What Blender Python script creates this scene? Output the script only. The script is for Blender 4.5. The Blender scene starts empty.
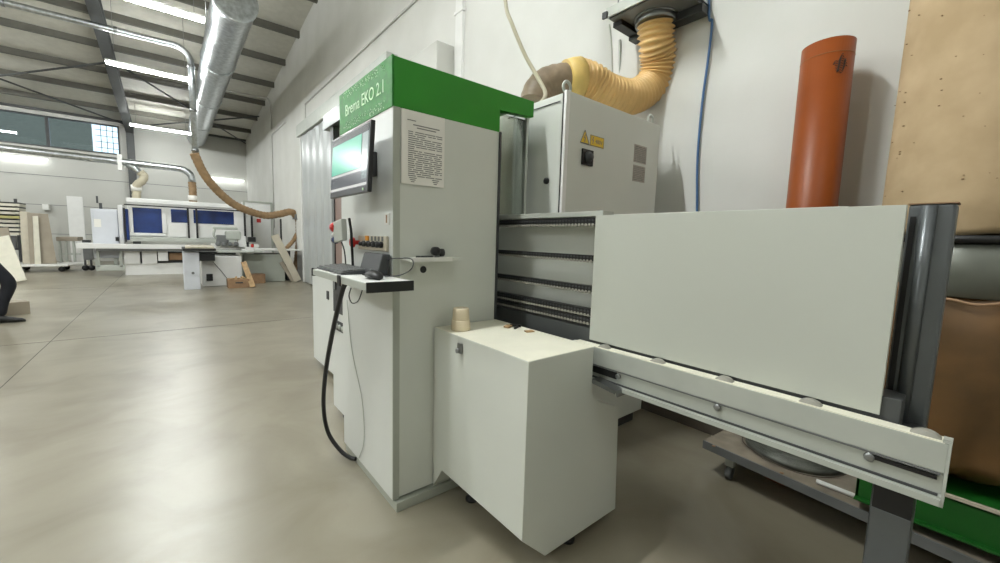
import bpy, bmesh, math, random
from mathutils import Vector, Matrix
random.seed(4)
COL = bpy.context.scene.collection
sin, cos, PI = math.sin, math.cos, math.pi

# ------------------------------------------------------------------ camera survey
F = 401.4; YAW, PITCH, ROLL = .6865, -.1039, .0289
CAM = Vector((0, 0, 1.4))
fwd = Vector((sin(YAW)*cos(PITCH), cos(YAW)*cos(PITCH), sin(PITCH)))
rt = Vector((cos(YAW), -sin(YAW), 0)); up = rt.cross(fwd)
rt, up = cos(ROLL)*rt + sin(ROLL)*up, -sin(ROLL)*rt + cos(ROLL)*up

def P(px, py, **k):
    """point where the sight line through a surveyed pixel meets a world plane x=, y= or z="""
    d = fwd + rt*((px-500)/F) - up*((py-281.5)/F)
    a, v = list(k.items())[0]; i = 'xyz'.index(a)
    return CAM + d*((v-CAM[i])/d[i])

# ------------------------------------------------------------------ materials
def lin(c):
    return tuple(((v/255)/12.92 if v <= 10 else ((v/255+.055)/1.055)**2.4) for v in c) + (1,)
MATS = {}
def mat(name, rgb, rough=.5, metal=0, spec=.5, var=.06, scale=6, bump=0, bscale=40, rgb2=None, emit=None, trans=0, alpha=1, coat=0, stretch=None):
    m = bpy.data.materials.new(name); m.use_nodes = True; nt = m.node_tree; N = nt.nodes; L = nt.links
    b = N['Principled BSDF']; c = lin(rgb)
    tc = N.new('ShaderNodeTexCoord'); mp = N.new('ShaderNodeMapping'); L.new(tc.outputs['Object'], mp.inputs[0])
    if stretch: mp.inputs['Scale'].default_value = stretch
    nz = N.new('ShaderNodeTexNoise'); nz.inputs['Scale'].default_value = scale; nz.inputs['Detail'].default_value = 5
    L.new(mp.outputs[0], nz.inputs['Vector'])
    mx = N.new('ShaderNodeMix'); mx.data_type = 'RGBA'
    rp = N.new('ShaderNodeMapRange'); rp.inputs[1].default_value = .35; rp.inputs[2].default_value = .65
    L.new(nz.outputs[0], rp.inputs[0]); L.new(rp.outputs[0], mx.inputs[0])
    c2 = lin(rgb2) if rgb2 else tuple(v*(1-2*var) for v in c[:3])+(1,)
    mx.inputs[6].default_value = c; mx.inputs[7].default_value = c2
    L.new(mx.outputs[2], b.inputs['Base Color'])
    b.inputs['Roughness'].default_value = rough; b.inputs['Metallic'].default_value = metal
    b.inputs['Specular IOR Level'].default_value = spec
    b.inputs['Transmission Weight'].default_value = trans; b.inputs['Alpha'].default_value = alpha
    b.inputs['Coat Weight'].default_value = coat
    if bump:
        n2 = N.new('ShaderNodeTexNoise'); n2.inputs['Scale'].default_value = bscale; n2.inputs['Detail'].default_value = 3
        L.new(mp.outputs[0], n2.inputs['Vector'])
        bp = N.new('ShaderNodeBump'); bp.inputs['Strength'].default_value = bump; bp.inputs['Distance'].default_value = .01
        L.new(n2.outputs[0], bp.inputs['Height']); L.new(bp.outputs[0], b.inputs['Normal'])
    if emit:
        b.inputs['Emission Color'].default_value = lin(emit[0]); b.inputs['Emission Strength'].default_value = emit[1]
    MATS[name] = m; return m

mat('machine', (206, 209, 202), .42, var=.015, scale=3)
mat('machine_gloss', (214, 217, 214), .3, var=.02, scale=3, bump=.03, bscale=120)
mat('band_grey', (168, 172, 162), .45, var=.02)
mat('green', (34, 138, 22), .45, var=.05, scale=4)
mat('green_gloss', (46, 138, 52), .5, var=.14, scale=26, bump=.15, bscale=60, spec=.3)
mat('letter', (206, 240, 200), .4)
mat('board', (184, 187, 178), .5, var=.012, scale=2)
mat('board_edge', (225, 225, 215), .5)
mat('box_top', (228, 225, 208), .45, var=.03, scale=9)
mat('black', (16, 16, 17), .45, var=.2)
mat('dark_grey', (58, 60, 62), .5)
mat('mid_grey', (110, 112, 112), .45)
mat('steel', (150, 152, 152), .32, metal=.9, var=.1, scale=8)
mat('galv', (200, 205, 208), .28, metal=1, var=.16, scale=14, bump=.12, bscale=9)
mat('alu', (184, 188, 181), .42, metal=.25, var=.04)
mat('post_grey', (104, 108, 110), .38, metal=.55, var=.06)
mat('yellow_hose', (228, 190, 126), .45, var=.07, scale=7, spec=.5)
mat('yellow_collar', (222, 190, 112), .5, var=.08, scale=9)
mat('brown_hose', (150, 122, 88), .5, var=.12, scale=8)
mat('taupe_hose', (138, 120, 98), .5, var=.15, scale=12)
mat('cream_hose', (188, 180, 158), .5)
mat('orange', (140, 70, 25), .42, var=.07, scale=5, rgb2=(132, 65, 23), spec=.35)
mat('bag_cloth', (188, 166, 134), .95, var=.07, scale=5, bump=.5, bscale=7, rgb2=(172, 150, 118), spec=.1)
mat('bag_plastic', (116, 84, 48), .5, var=.1, scale=4, rgb2=(92, 68, 38), bump=.6, bscale=5)
mat('platform', (150, 140, 124), .7, var=.2, scale=7, bump=.1)
mat('warning', (226, 190, 40), .4)
mat('paper', (232, 230, 224), .7, var=.01)
mat('ink', (132, 132, 130), .8)
mat('label_grey', (176, 170, 160), .6, var=.15, scale=60, stretch=(1, 1, 4))
mat('red', (196, 40, 34), .35)
mat('blue_cable', (64, 104, 150), .5)
mat('blue_glass', (38, 66, 132), .12, var=.2, scale=1.2, rgb2=(24, 40, 84), coat=.3)
mat('white_paint', (226, 226, 224), .4, var=.02)
mat('bluish_white', (206, 209, 216), .45, var=.02)
mat('mdf', (158, 148, 132), .7, var=.06, scale=3)
mat('pale_board', (198, 190, 172), .6, var=.04)
mat('wood', (190, 156, 112), .6, var=.15, scale=3, stretch=(8, 8, 1))
mat('carton', (158, 126, 96), .8, var=.1)
mat('rack_boards', (216, 212, 196), .6, var=.05)
mat('yellow_board', (190, 184, 120), .6)
mat('cloth_dark', (26, 28, 36), .9, var=.2, bump=.3, bscale=20)
mat('skin', (196, 150, 122), .55, var=.05)
mat('hair', (48, 36, 28), .8)
mat('screen_frame', (24, 25, 27), .3)
mat('cup', (214, 200, 172), .35, var=.05)
mat('orange_amber', (226, 150, 40), .4)
mat('acrylic_red', (140, 116, 108), .3)
mat('tile_white', (230, 230, 226), .35)
mat('purlin', (88, 86, 78), .6, var=.08)
mat('rafter', (70, 72, 72), .55, var=.08)
mat('cream_frame', (206, 206, 202), .5)
mat('lamp_housing', (232, 232, 228), .4)
for nm_, st_ in (('tube', 46), ('tube_mid', 12), ('tube_near', 98), ('tube_back_fill', 12), ('tube_far', 32), ('tube_wall', 2.6), ('tube_bay_fill', 92)): mat(nm_, (255, 255, 250), .4, emit=((250, 254, 252), st_))
mat('facade', (104, 102, 92), .9)
mat('drum_grey', (112, 115, 106), .4, metal=.3, var=.1, scale=5)
mat('dark_beam', (74, 76, 76), .5)
mat('frame_green', (16, 92, 22), .5, var=.1)
mat('dull_steel', (104, 106, 98), .5, metal=.35, var=.2, scale=14)
mat('brown_base', (92, 84, 74), .8, var=.15)
mat('speck', (138, 112, 82), .9)
mat('rubber', (34, 34, 34), .8)
mat('roller', (150, 148, 138), .45, var=.04)

def glass(name, rgb, rough=.02, mixf=.85):
    m = bpy.data.materials.new(name); m.use_nodes = True; N = m.node_tree.nodes; L = m.node_tree.links
    N.remove(N['Principled BSDF']); out = N['Material Output']
    t = N.new('ShaderNodeBsdfTransparent'); t.inputs[0].default_value = lin(rgb)
    g = N.new('ShaderNodeBsdfGlossy'); g.inputs['Roughness'].default_value = rough
    fr = N.new('ShaderNodeFresnel'); fr.inputs[0].default_value = 1.45
    mx = N.new('ShaderNodeMixShader'); L.new(fr.outputs[0], mx.inputs[0]); L.new(t.outputs[0], mx.inputs[1]); L.new(g.outputs[0], mx.inputs[2])
    L.new(mx.outputs[0], out.inputs[0]); MATS[name] = m
glass('window_glass', (205, 215, 218)); glass('guard_glass', (232, 236, 232), .05)

# floor: polished concrete
m = mat('floor', (172, 168, 158), .3); nt = m.node_tree; N = nt.nodes; L = nt.links; b = N['Principled BSDF']
for l in list(b.inputs['Base Color'].links): L.remove(l)
tc = N.new('ShaderNodeTexCoord')
def noise(s, d=6, dist=0):
    n = N.new('ShaderNodeTexNoise'); n.inputs['Scale'].default_value = s; n.inputs['Detail'].default_value = d; n.inputs['Distortion'].default_value = dist
    L.new(tc.outputs['Object'], n.inputs['Vector']); return n
def ramp(n, stops):
    r = N.new('ShaderNodeValToRGB'); L.new(n.outputs[0], r.inputs[0]); e = r.color_ramp.elements
    e[0].position, e[0].color = stops[0]; e[1].position, e[1].color = stops[-1]
    for p_, c_ in stops[1:-1]:
        q = e.new(p_); q.color = c_
    return r
r1 = ramp(noise(.45, 6, .3), [(.3, lin((129, 122, 106))), (.5, lin((140, 134, 118))), (.72, lin((149, 144, 130)))])
r2 = ramp(noise(1.7, 9, .8), [(.34, (.76, .73, .68, 1)), (.62, (1.08, 1.08, 1.08, 1))])
mm = N.new('ShaderNodeMix'); mm.data_type = 'RGBA'; mm.blend_type = 'MULTIPLY'; mm.inputs[0].default_value = .8
L.new(r1.outputs[0], mm.inputs[6]); L.new(r2.outputs[0], mm.inputs[7]); L.new(mm.outputs[2], b.inputs['Base Color'])
b.inputs['Roughness'].default_value = .3; nb2 = noise(14, 6, .3); bp2 = N.new('ShaderNodeBump'); bp2.inputs['Strength'].default_value = .12; bp2.inputs['Distance'].default_value = .004; L.new(nb2.outputs[0], bp2.inputs['Height'])
nb = noise(2.2, 5, .8); bp = N.new('ShaderNodeBump'); bp.inputs['Strength'].default_value = .16; bp.inputs['Distance'].default_value = .02
L.new(nb.outputs[0], bp.inputs['Height']); L.new(bp2.outputs[0], bp.inputs['Normal']); L.new(bp.outputs[0], b.inputs['Normal'])
b.inputs['Specular IOR Level'].default_value = .9

mat('wall', (214, 214, 210), .7, var=.02, scale=1.2, rgb2=(206, 206, 201), bump=.05, bscale=30, spec=.35)
mat('wall_panel', (190, 190, 184), .5, var=.03, scale=1)
mat('door_sheet', (186, 190, 190), .3, metal=.2, var=.02)
mat('roof_deck', (196, 194, 184), .6, var=.05)

# ------------------------------------------------------------------ mesh helpers
class MB:
    def __init__(s): s.bm = bmesh.new()
    def face(s, vs, smooth=False):
        try:
            f = s.bm.faces.new(vs); f.smooth = smooth; return f
        except ValueError: return None
    def prism(s, poly, off, smooth=False):
        """closed 3-D polygon swept by vector off"""
        off = Vector(off); a = [s.bm.verts.new(Vector(p)) for p in poly]; b = [s.bm.verts.new(Vector(p)+off) for p in poly]
        n = len(poly); s.face(a[::-1]); s.face(b)
        for i in range(n): s.face([a[i], a[(i+1) % n], b[(i+1) % n], b[i]], smooth)
        return s
    def box(s, x0, x1, y0, y1, z0, z1):
        return s.prism([(x0, y0, z0), (x1, y0, z0), (x1, y1, z0), (x0, y1, z0)], (0, 0, z1-z0))
    def obox(s, c, size, R):
        R = R.to_3x3() if hasattr(R, 'to_3x3') else R; h = [v/2 for v in size]; c = Vector(c)
        poly = [c+R @ Vector((sx*h[0], sy*h[1], -h[2])) for sx, sy in ((-1, -1), (1, -1), (1, 1), (-1, 1))]
        return s.prism(poly, R @ Vector((0, 0, size[2])))
    def rings(s, rings, cap=True, closed=False):
        vr = [[s.bm.verts.new(p) for p in r] for r in rings]; n = len(vr[0])
        m_ = len(vr)
        for i in range(m_ if closed else m_-1):
            a, b = vr[i], vr[(i+1) % m_]
            for j in range(n): s.face([a[j], a[(j+1) % n], b[(j+1) % n], b[j]], True)
        if cap and not closed: s.face(vr[0][::-1]); s.face(vr[-1])
        return s
    def tube(s, pts, r, seg=12, smooth_n=0, cap=True):
        pts = [Vector(p) for p in pts]
        if smooth_n: pts = catmull(pts, smooth_n)
        rr = r if callable(r) else (lambda t: r)
        rings = []; nrm = None; n = len(pts)
        for i, p in enumerate(pts):
            t = (pts[min(i+1, n-1)]-pts[max(i-1, 0)]).normalized()
            if nrm is None:
                nrm = t.orthogonal().normalized()
            nrm = (nrm-t*nrm.dot(t)).normalized(); bn = t.cross(nrm); q = rr(i/(n-1))
            rings.append([p+(nrm*cos(a)+bn*sin(a))*q for a in [2*PI*k/seg for k in range(seg)]])
        return s.rings(rings, cap)
    def lathe(s, c, prof, seg=32, axis='z', cap=True):
        c = Vector(c); ax = {'z': (Vector((1, 0, 0)), Vector((0, 1, 0)), Vector((0, 0, 1))), 'y': (Vector((0, 0, 1)), Vector((1, 0, 0)), Vector((0, 1, 0))), 'x': (Vector((0, 1, 0)), Vector((0, 0, 1)), Vector((1, 0, 0)))}[axis]
        return s.rings([[c+ax[0]*cos(a)*r+ax[1]*sin(a)*r+ax[2]*h for a in [2*PI*k/seg for k in range(seg)]] for r, h in prof], cap)
    def build(s, name, m, parent=None, bevel=0, seg=2):
        bmesh.ops.recalc_face_normals(s.bm, faces=s.bm.faces)
        o_ = Vector((0, 0, 0))
        if parent is not None:
            q = parent
            while q is not None: o_ = o_+q.location; q = q.parent
        me = bpy.data.meshes.new(name)
        if o_.length: bmesh.ops.translate(s.bm, verts=s.bm.verts, vec=-o_)
        s.bm.to_mesh(me); s.bm.free(); me.materials.append(MATS[m])
        o = bpy.data.objects.new(name, me); COL.objects.link(o)
        if parent is not None: o.parent = parent
        if bevel:
            bv = o.modifiers.new('bevel', 'BEVEL'); bv.width = bevel; bv.segments = seg; bv.limit_method = 'ANGLE'; bv.angle_limit = .6
        return o

def catmull(p, n):
    q = [p[0]*2-p[1]]+p+[p[-1]*2-p[-2]]; out = []
    for i in range(1, len(q)-2):
        for k in range(n):
            t = k/n
            out.append(.5*((2*q[i])+(-q[i-1]+q[i+1])*t+(2*q[i-1]-5*q[i]+4*q[i+1]-q[i+2])*t*t+(-q[i-1]+3*q[i]-3*q[i+1]+q[i+2])*t**3))
    out.append(p[-1]); return out
def box(name, m, parent, x0, x1, y0, y1, z0, z1, bevel=0): return MB().box(x0, x1, y0, y1, z0, z1).build(name, m, parent, bevel)
def thing(name, label, cat, loc, group=None):
    o = bpy.data.objects.new(name, None); COL.objects.link(o); o.location = Vector(loc); o.empty_display_size = .1
    o['label'] = label; o['category'] = cat
    if group: o['group'] = group
    return o
def tag(o, label, cat, group=None):
    o['label'] = label; o['category'] = cat
    if group: o['group'] = group
    return o
def struct(o): o['kind'] = 'structure'; return o
def copy_tree(o, parent=None):
    c = o.copy(); COL.objects.link(c)
    if parent: c.parent = parent
    for ch in list(o.children): copy_tree(ch, c)
    return c
def text_mesh(name, body, size, m, parent, origin, xdir, ydir, depth=.001, align='LEFT'):
    cu = bpy.data.curves.new('t', 'FONT'); cu.body = body; cu.size = size; cu.extrude = depth; cu.align_x = align
    t = bpy.data.objects.new('t', cu); COL.objects.link(t)
    dg = bpy.context.evaluated_depsgraph_get(); me = bpy.data.meshes.new_from_object(t.evaluated_get(dg))
    bpy.data.objects.remove(t); bpy.data.curves.remove(cu)
    X = Vector(xdir).normalized(); Y = Vector(ydir).normalized(); Z = X.cross(Y)
    R = Matrix((X, Y, Z)).transposed().to_4x4(); me.transform(Matrix.Translation(Vector(origin)) @ R)
    q = parent; off = Vector((0, 0, 0))
    while q is not None: off = off+q.location; q = q.parent
    me.transform(Matrix.Translation(-off)); me.materials.clear(); me.materials.append(MATS[m])
    o = bpy.data.objects.new(name, me); COL.objects.link(o); o.parent = parent; return o
def pbox(name, m, parent, px0, py0, px1, py1, y, d, bevel=0):
    """box whose front face lies in plane y, d deep"""
    mx_, my_ = (px0+px1)/2, (py0+py1)/2
    return box(name, m, parent, P(px0, my_, y=y).x, P(px1, my_, y=y).x, y, y+d, P(mx_, py1, y=y).z, P(mx_, py0, y=y).z, bevel)

# ================================================================== THE SETTING
WX = 3.07; FY = 24.0; LX = -11.0; NY = -5.0
def roof(y): return 5.92+.107*(FY-y)
mb = MB().box(LX-.2, WX+.2, NY-.2, FY+.2, -.2, 0); struct(mb.build('floor', 'floor'))
j = MB()
for x_ in (-1.2,): j.box(x_-.003, x_+.003, NY, FY, -.001, .0012)
for y_ in (7.2, 13.4): j.box(LX, WX, y_-.004, y_+.004, -.001, .0012)
struct(j.build('trim_7', 'black'))
MB_ = MB().prism([(LX-.2, NY-.2, roof(NY-.2)), (LX-.2, FY+.2, roof(FY+.2)), (LX-.2, FY+.2, roof(FY+.2)+.2), (LX-.2, NY-.2, roof(NY-.2)+.2)], (WX-LX+.4, 0, 0))
struct(MB_.build('ceiling', 'roof_deck'))
struct(MB().prism([(WX, NY-.2, -.2), (WX, FY+.2, -.2), (WX, FY+.2, roof(FY+.2)), (WX, NY-.2, roof(NY-.2))], (.2, 0, 0)).build('wall_right', 'wall'))
struct(MB().prism([(LX, NY-.2, -.2), (LX, FY+.2, -.2), (LX, FY+.2, roof(FY+.2)), (LX, NY-.2, roof(NY-.2))], (-.2, 0, 0)).build('wall_left', 'wall'))
struct(box('wall_near', 'wall', None, LX, WX, NY-.2, NY, 0, roof(NY)))
wz0, wz1 = 4.52, 5.72
w = MB()
w.box(LX, WX, FY, FY+.2, -.2, wz0); w.box(LX, WX, FY, FY+.2, wz1, roof(FY)); w.box(-1.52, WX, FY, FY+.2, wz0, wz1); w.box(LX, -9.8, FY, FY+.2, wz0, wz1)
struct(w.build('wall_far', 'wall_panel'))
tr = MB()
for z_ in (1.1, 2.25, 3.4): tr.box(LX, WX, FY-.012, FY, z_, z_+.02)
struct(tr.build('trim_1', 'mid_grey'))
for i in range(4):
    x1 = -1.52-2.07*i; x0 = x1-2.07
    fr = MB(); fr.box(x0, x0+.05, FY-.03, FY+.1, wz0, wz1); fr.box(x1-.05, x1, FY-.03, FY+.1, wz0, wz1)
    fr.box(x0+.05, x1-.05, FY-.03, FY+.1, wz0, wz0+.05); fr.box(x0+.05, x1-.05, FY-.03, FY+.1, wz1-.05, wz1)
    wn = struct(fr.build('window_%d' % (i+1), 'dark_grey'))
    MB().box(x0+.05, x1-.05, FY+.03, FY+.04, wz0+.05, wz1-.05).build('pane', 'window_glass', wn)
    if i == 0:
        g = MB()
        for k in range(1, 4): g.box(x1-.75+.18*k-.01, x1-.75+.18*k+.01, FY+.05, FY+.07, wz0, wz1)
        for k in range(1, 5): g.box(x1-.75, x1-.03, FY+.05, FY+.07, wz0+.24*k-.01, wz0+.24*k+.01)
        g.build('glazing_bars', 'mid_grey', wn)
struct(box('wall_outside', 'facade', None, -22, -2.95, 30, 30.3, 0, 12))
# sill and lintel bands
struct(box('trim_2', 'cream_frame', None, LX, -1.4, FY-.08, FY, wz1, wz1+.14))
struct(box('trim_3', 'rafter', None, LX, WX, FY-.2, FY, wz1+.15, wz1+.27))
# purlins
for i in range(16):
    y_ = 22.2-1.83*i
    z_ = roof(y_)
    struct(MB().prism([(LX, y_-.05, z_+.01), (LX, y_+.05, z_), (LX, y_+.05, z_-.17), (LX, y_-.05, z_-.17)], (WX-LX, 0, 0)).build('trim_purlin', 'purlin'))
# portal frames
for x_ in (-1.17, -7.2):
    r_ = MB(); w_ = .11
    zz = lambda y, o: roof(y)-o
    for a, b_, hw in ((.17, .2, .12), (.2, .47, .03), (.47, .5, .12)):
        r_.prism([(x_-hw, FY, zz(FY, a)), (x_-hw, NY, zz(NY, a)), (x_-hw, NY, zz(NY, b_)), (x_-hw, FY, zz(FY, b_))], (2*hw, 0, 0))
    r_.box(x_-.12, x_+.12, FY-.34, FY-.32, 0, roof(FY)-.3); r_.box(x_-.03, x_+.03, FY-.32, FY-.02, 0, roof(FY)-.2); r_.box(x_-.12, x_+.12, FY-.02, FY, 0, roof(FY)-.2)
    struct(r_.build('trim_frame', 'rafter'))
# cross bracing rods under the roof
def brace(a, b_):
    struct(MB().tube([a, b_], .03, 8).build('trim_brace', 'rafter'))
def rz(x, y, o=.28): return (x, y, roof(y)-o)
brace(rz(-1.1, 17.2), rz(-7.1, 23.5)); brace(rz(-1.1, 23.5), rz(-7.1, 17.2))
brace(rz(-1.1, 17.2), rz(3.0, 23.5)); brace(rz(-1.1, 23.5), rz(3.0, 19.5))
# conduits on the right wall
c = MB(); c.tube([(3.05, 5.5, 5.0), (3.05, 12.5, 5.0)], .018, 8)
c.tube([(3.05, 14.9, 5.0), (3.05, 17.3, 5.0), (3.05, 17.3, 1.6)], .018, 8)
c.tube([(3.05, 12.5, 5.0), (3.05, 12.5, 4.45)], .014, 8)
tag(c.build('wall_conduit', 'cream_frame'), 'thin cable conduits running high along the white right wall', 'conduit')
c = MB(); c.tube([(.9, 17.2, 6.2), (2.95, 17.2, 6.25), (3.02, 17.2, 6.1), (3.03, 17.2, 5.2)], .03, 8)
tag(c.build('ceiling_pipe', 'cream_frame'), 'thin pale pipe from under the roof turning down the wall', 'pipe')
c = MB(); c.box(3.03, 3.068, 4.62, 4.78, 0.0, 7.9); c.box(3.02, 3.068, 4.60, 4.80, 4.32, 4.36)
tag(c.build('cable_trunking', 'white_paint'), 'vertical white cable trunking on the wall above the green-topped machine', 'trunking')
# boxed lintel on the wall
b_ = box('wall_box', 'wall_panel', None, 2.8, WX-.002, 4.86, 7.3, 2.9, 3.97, .01)
tag(b_, 'grey boxed-in block fixed on the wall behind the green machine top', 'wall box')
struct(box('wall_foot_right', 'brown_base', None, WX-.02, WX, NY, 4.0, 0, .22))  # dark brown strip along the foot of the right wall
# sliding door
DY = P(302.5, 200, x=2.93).y
d = struct(MB().box(2.94, 2.96, 7.0, DY, .03, 4.1).build('door_1', 'door_sheet'))
rib = MB()
prof = []
n = 240
for k in range(n+1):
    y_ = 7.0+(DY-7)*k/n; prof.append((2.925+.018*cos(2*PI*(y_-7.0)/.62), y_))
for k in range(n):
    (xa, ya), (xb, yb) = prof[k], prof[k+1]
    rib.face([rib.bm.verts.new((xa, ya, .05)), rib.bm.verts.new((xb, yb, .05)), rib.bm.verts.new((xb, yb, 4.08)), rib.bm.verts.new((xa, ya, 4.08))], True)
bmesh.ops.remove_doubles(rib.bm, verts=rib.bm.verts, dist=.0005)
rib.build('door_panel', 'door_sheet', d)
box('door_header', 'alu', d, 2.86, WX-.002, 6.6, DY+.25, 4.1, 4.42, .01)
box('door_edge', 'white_paint', d, 2.9, 2.97, DY-.02, DY+.03, .03, 4.1)
# booth with white door near the far corner
bo = thing('partition_booth', 'white partition with a framed door beside the far end of the right wall', 'partition', (2.5, 17.6, 0))
box('panel', 'white_paint', bo, 2.05, 3.05, 17.6, 17.66, 0, 2.5)
f_ = MB(); f_.box(2.1, 2.16, 17.56, 17.6, 0, 2.56); f_.box(2.99, 3.05, 17.56, 17.6, 0, 2.56); f_.box(2.16, 2.99, 17.56, 17.6, 2.5, 2.56)
f_.build('frame', 'band_grey', bo)
box('sign', 'red', bo, 2.52, 2.66, 17.585, 17.6, 1.78, 1.92)

# ================================================================== LAMPS
def lamp(x, y, z, l, label, group=None, along='x', tube='tube'):
    t = thing('fluorescent_lamp', label, 'lamp', (x, y, z), group)
    if along == 'x':
        box('housing', 'lamp_housing', t, x-l/2, x+l/2, y-.035, y+.035, z, z+.06, .01)
        box('tube', tube, t, x-l/2+.02, x+l/2-.02, y-.042, y+.042, z-.055, z-.002)
        w = MB()
        if z < 5.8 and y < 23:
            for s in (-1, 1): MB().tube([(x+s*l*.4, y, z+.06), (x+s*l*.4, y, roof(y)-.01)], .004, 5).build('suspension_wire', 'mid_grey', t)
        w.bm.free()
    return t
lamp(-.1, 21.3, 5.38, 1.9, 'third ceiling tube lamp, the farthest one hanging under the roof', tube='tube_far')
lamp(-.2, 13.95, 5.4, 1.7, 'second ceiling tube lamp, hanging left of the large round duct')
lamp(-.16, 9.95, 5.42, 1.7, 'nearest ceiling tube lamp, cut by the top of the picture')
for yy, zz_, tb_ in ((6.2, 5.5, 'tube_mid'), (2.25, 5.4, 'tube_near'), (-1.7, 5.5, 'tube_back_fill')):  # rearmost lamp is added out of view to brighten faces toward the camera
    lamp(-.2, yy, zz_, 1.8, 'ceiling tube lamp hanging out of sight above the near floor', 'near ceiling lamps', tube=tb_)
for yy in (19, 13, 7, 2.5):
    lamp(-6.2, yy, 5.7, 1.8, 'added unseen fill lamp over the left side of the hall', 'left bay fill lamps', tube='tube_bay_fill')  # added, unseen lamps that give the hall its ambient fill
def wall_lamp(pa, pb, label):
    a, b_ = P(*pa, y=23.88), P(*pb, y=23.88); return lamp((a.x+b_.x)/2, 23.88, (a.z+b_.z)/2, b_.x-a.x, label, tube='tube_wall')
wall_lamp((-14, 154), (48, 158.5), 'long tube lamp on the far wall below the windows')
wall_lamp((210, 177.5), (244, 180.5), 'short far tube lamp low in the corner beyond the hoses')

# ================================================================== DUCTS
t = thing('spiral_duct', 'large shiny spiral-wound round duct running under the roof', 'duct', (1.1, 16, 5.25))
d = MB(); pts = []; 
prof = []
L0, L1 = 9.2, 23.7; N_ = 260
for k in range(N_+1):
    y_ = L0+(L1-L0)*k/N_; prof.append((.345+(.007 if k % 2 else 0), y_))
d.lathe((1.1, 0, 5.62), prof, 40, 'y'); d.build('duct_body', 'galv', t)
for yy in (9.25, 12.6, 16.2, 19.8): MB().lathe((1.1, yy, 5.62), [(.35, -.04), (.372, -.04), (.372, .04), (.35, .04)], 40, 'y').build('joint_ring', 'galv', t)
h = MB()
for yy in (11.0, 17.8):
    h.tube([(.78, yy, 5.7), (.78, yy, roof(yy)-.05)], .008, 6); h.tube([(1.42, yy, 5.7), (1.42, yy, roof(yy)-.05)], .008, 6)
h.build('hanger', 'steel', t)
def arc(c, a, b_, n=8):
    """quarter bend from direction a to b around corner c"""
    return [Vector(c)+Vector(a)*(1-sin(q))+Vector(b_)*(1-cos(q)) for q in [PI/2*k/n for k in range(n+1)]]
t = thing('extraction_pipe', 'slim metal pipe high across the hall bending down to the brown hose', 'duct', (.59, 13.5, 3.4))
r0 = .07
pts = [Vector((-6.5, 13.5, 5.98)), Vector((-3, 13.5, 6.0)), Vector((0, 13.5, 6.02))]+arc((.59, 13.5, 6.03), (-.35, 0, 0), (0, 0, -.35))+[Vector((.59, 13.5, 3.42))]
MB().tube(pts, r0, 16).build('pipe', 'galv', t)
for p in ((-2.5, 6.0), (-.8, 6.015)): MB().lathe((p[0], 13.5, p[1]), [(r0, -.03), (r0+.015, -.03), (r0+.015, .03), (r0, .03)], 16, 'x').build('clamp_ring', 'steel', t)
for z_ in (5.6, 4.5, 3.5): MB().lathe((.59, 13.5, z_), [(r0, -.03), (r0+.012, -.03), (r0+.012, .03), (r0, .03)], 16).build('clamp_ring', 'steel', t)
def hose(name, pts, r, m, parent=None, pitch=.05, amp=.08, seg=16, n=None):
    pts = [Vector(p) for p in pts]; dense = catmull(pts, 24)
    # resample by arc length
    L_ = [0]
    for a, b_ in zip(dense, dense[1:]): L_.append(L_[-1]+(b_-a).length)
    tot = L_[-1]; n_ = int(tot/(pitch/4)); out = []; j = 0
    for k in range(n_+1):
        s = tot*k/n_
        while j < len(L_)-2 and L_[j+1] < s: j += 1
        u = (s-L_[j])/max(1e-9, L_[j+1]-L_[j]); out.append(dense[j].lerp(dense[j+1], min(1, u)))
    cyc = tot/pitch
    return MB().tube(out, lambda q: r*(1+amp*.5*(sin(2*PI*cyc*q)-1)), seg).build(name, m, parent)
t = thing('flexible_hose', 'brown flexible hose swooping over the saw and down by the wall', 'hose', (3.15, 14.0, 0))
hp = [P(194, 153, y=13.5), P(203, 172, y=13.6), P(215, 188, y=13.7), P(232, 203, y=13.8), P(250, 211.5, y=13.9), P(266, 215.5, y=14), P(280, 214, y=14), P(291, 212, y=14), P(298, 218, y=14)]
hose('upper_hose', hp, .11, 'brown_hose', t, .1, .1)
hose('drop_hose', [P(298, 217, y=14.0), P(298.5, 226, y=14), P(298.5, 240, y=14), P(297, 258, y=14), P(295, 270, y=14)], .09, 'brown_hose', t, .1, .1)
hose('branch_hose', [P(298, 232, y=14.06), P(293, 241, y=13.9), P(286, 249, y=13.7), P(284, 254, y=13.6)], .065, 'brown_hose', t, .1, .1)
box('junction', 'mid_grey', t, 3.02, 3.06, 13.8, 14.2, 1.85, 2.0)
# lower pipe
t = thing('branch_pipe', 'galvanised round pipe crossing below the far windows to the edge bander', 'duct', (.6, 17, 2.9))
pts = [Vector((-9.5, 17, 3.52)), Vector((-4, 17, 3.47)), Vector((.2, 17, 3.4))]+arc((.62, 17, 3.39), (-.3, 0, 0), (0, 0, -.3))+[Vector((.62, 17, 2.98))]
MB().tube(pts, .1, 16).build('pipe', 'galv', t)
rr = MB()
for x_ in (-1.1,): rr.box(x_-.05, x_+.05, 16.86, 17.14, 3.15, 3.62)
rr.build('clamp', 'white_paint', t)
MB().tube([P(128, 165, y=17), P(133, 167, y=16.9), P(140, 173, y=16.9)], .085, 14, 4).build('branch', 'galv', t)
hose('hose_tail', [Vector((.62, 17, 3.0)), Vector((.625, 17, 2.7)), Vector((.62, 17, 2.12))], .115, 'brown_hose', t, .1, .12)
MB().lathe((.62, 17, 2.48), [(.118, -.08), (.13, -.08), (.13, .08), (.118, .08)], 16).build('wrap', 'paper', t)
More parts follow.
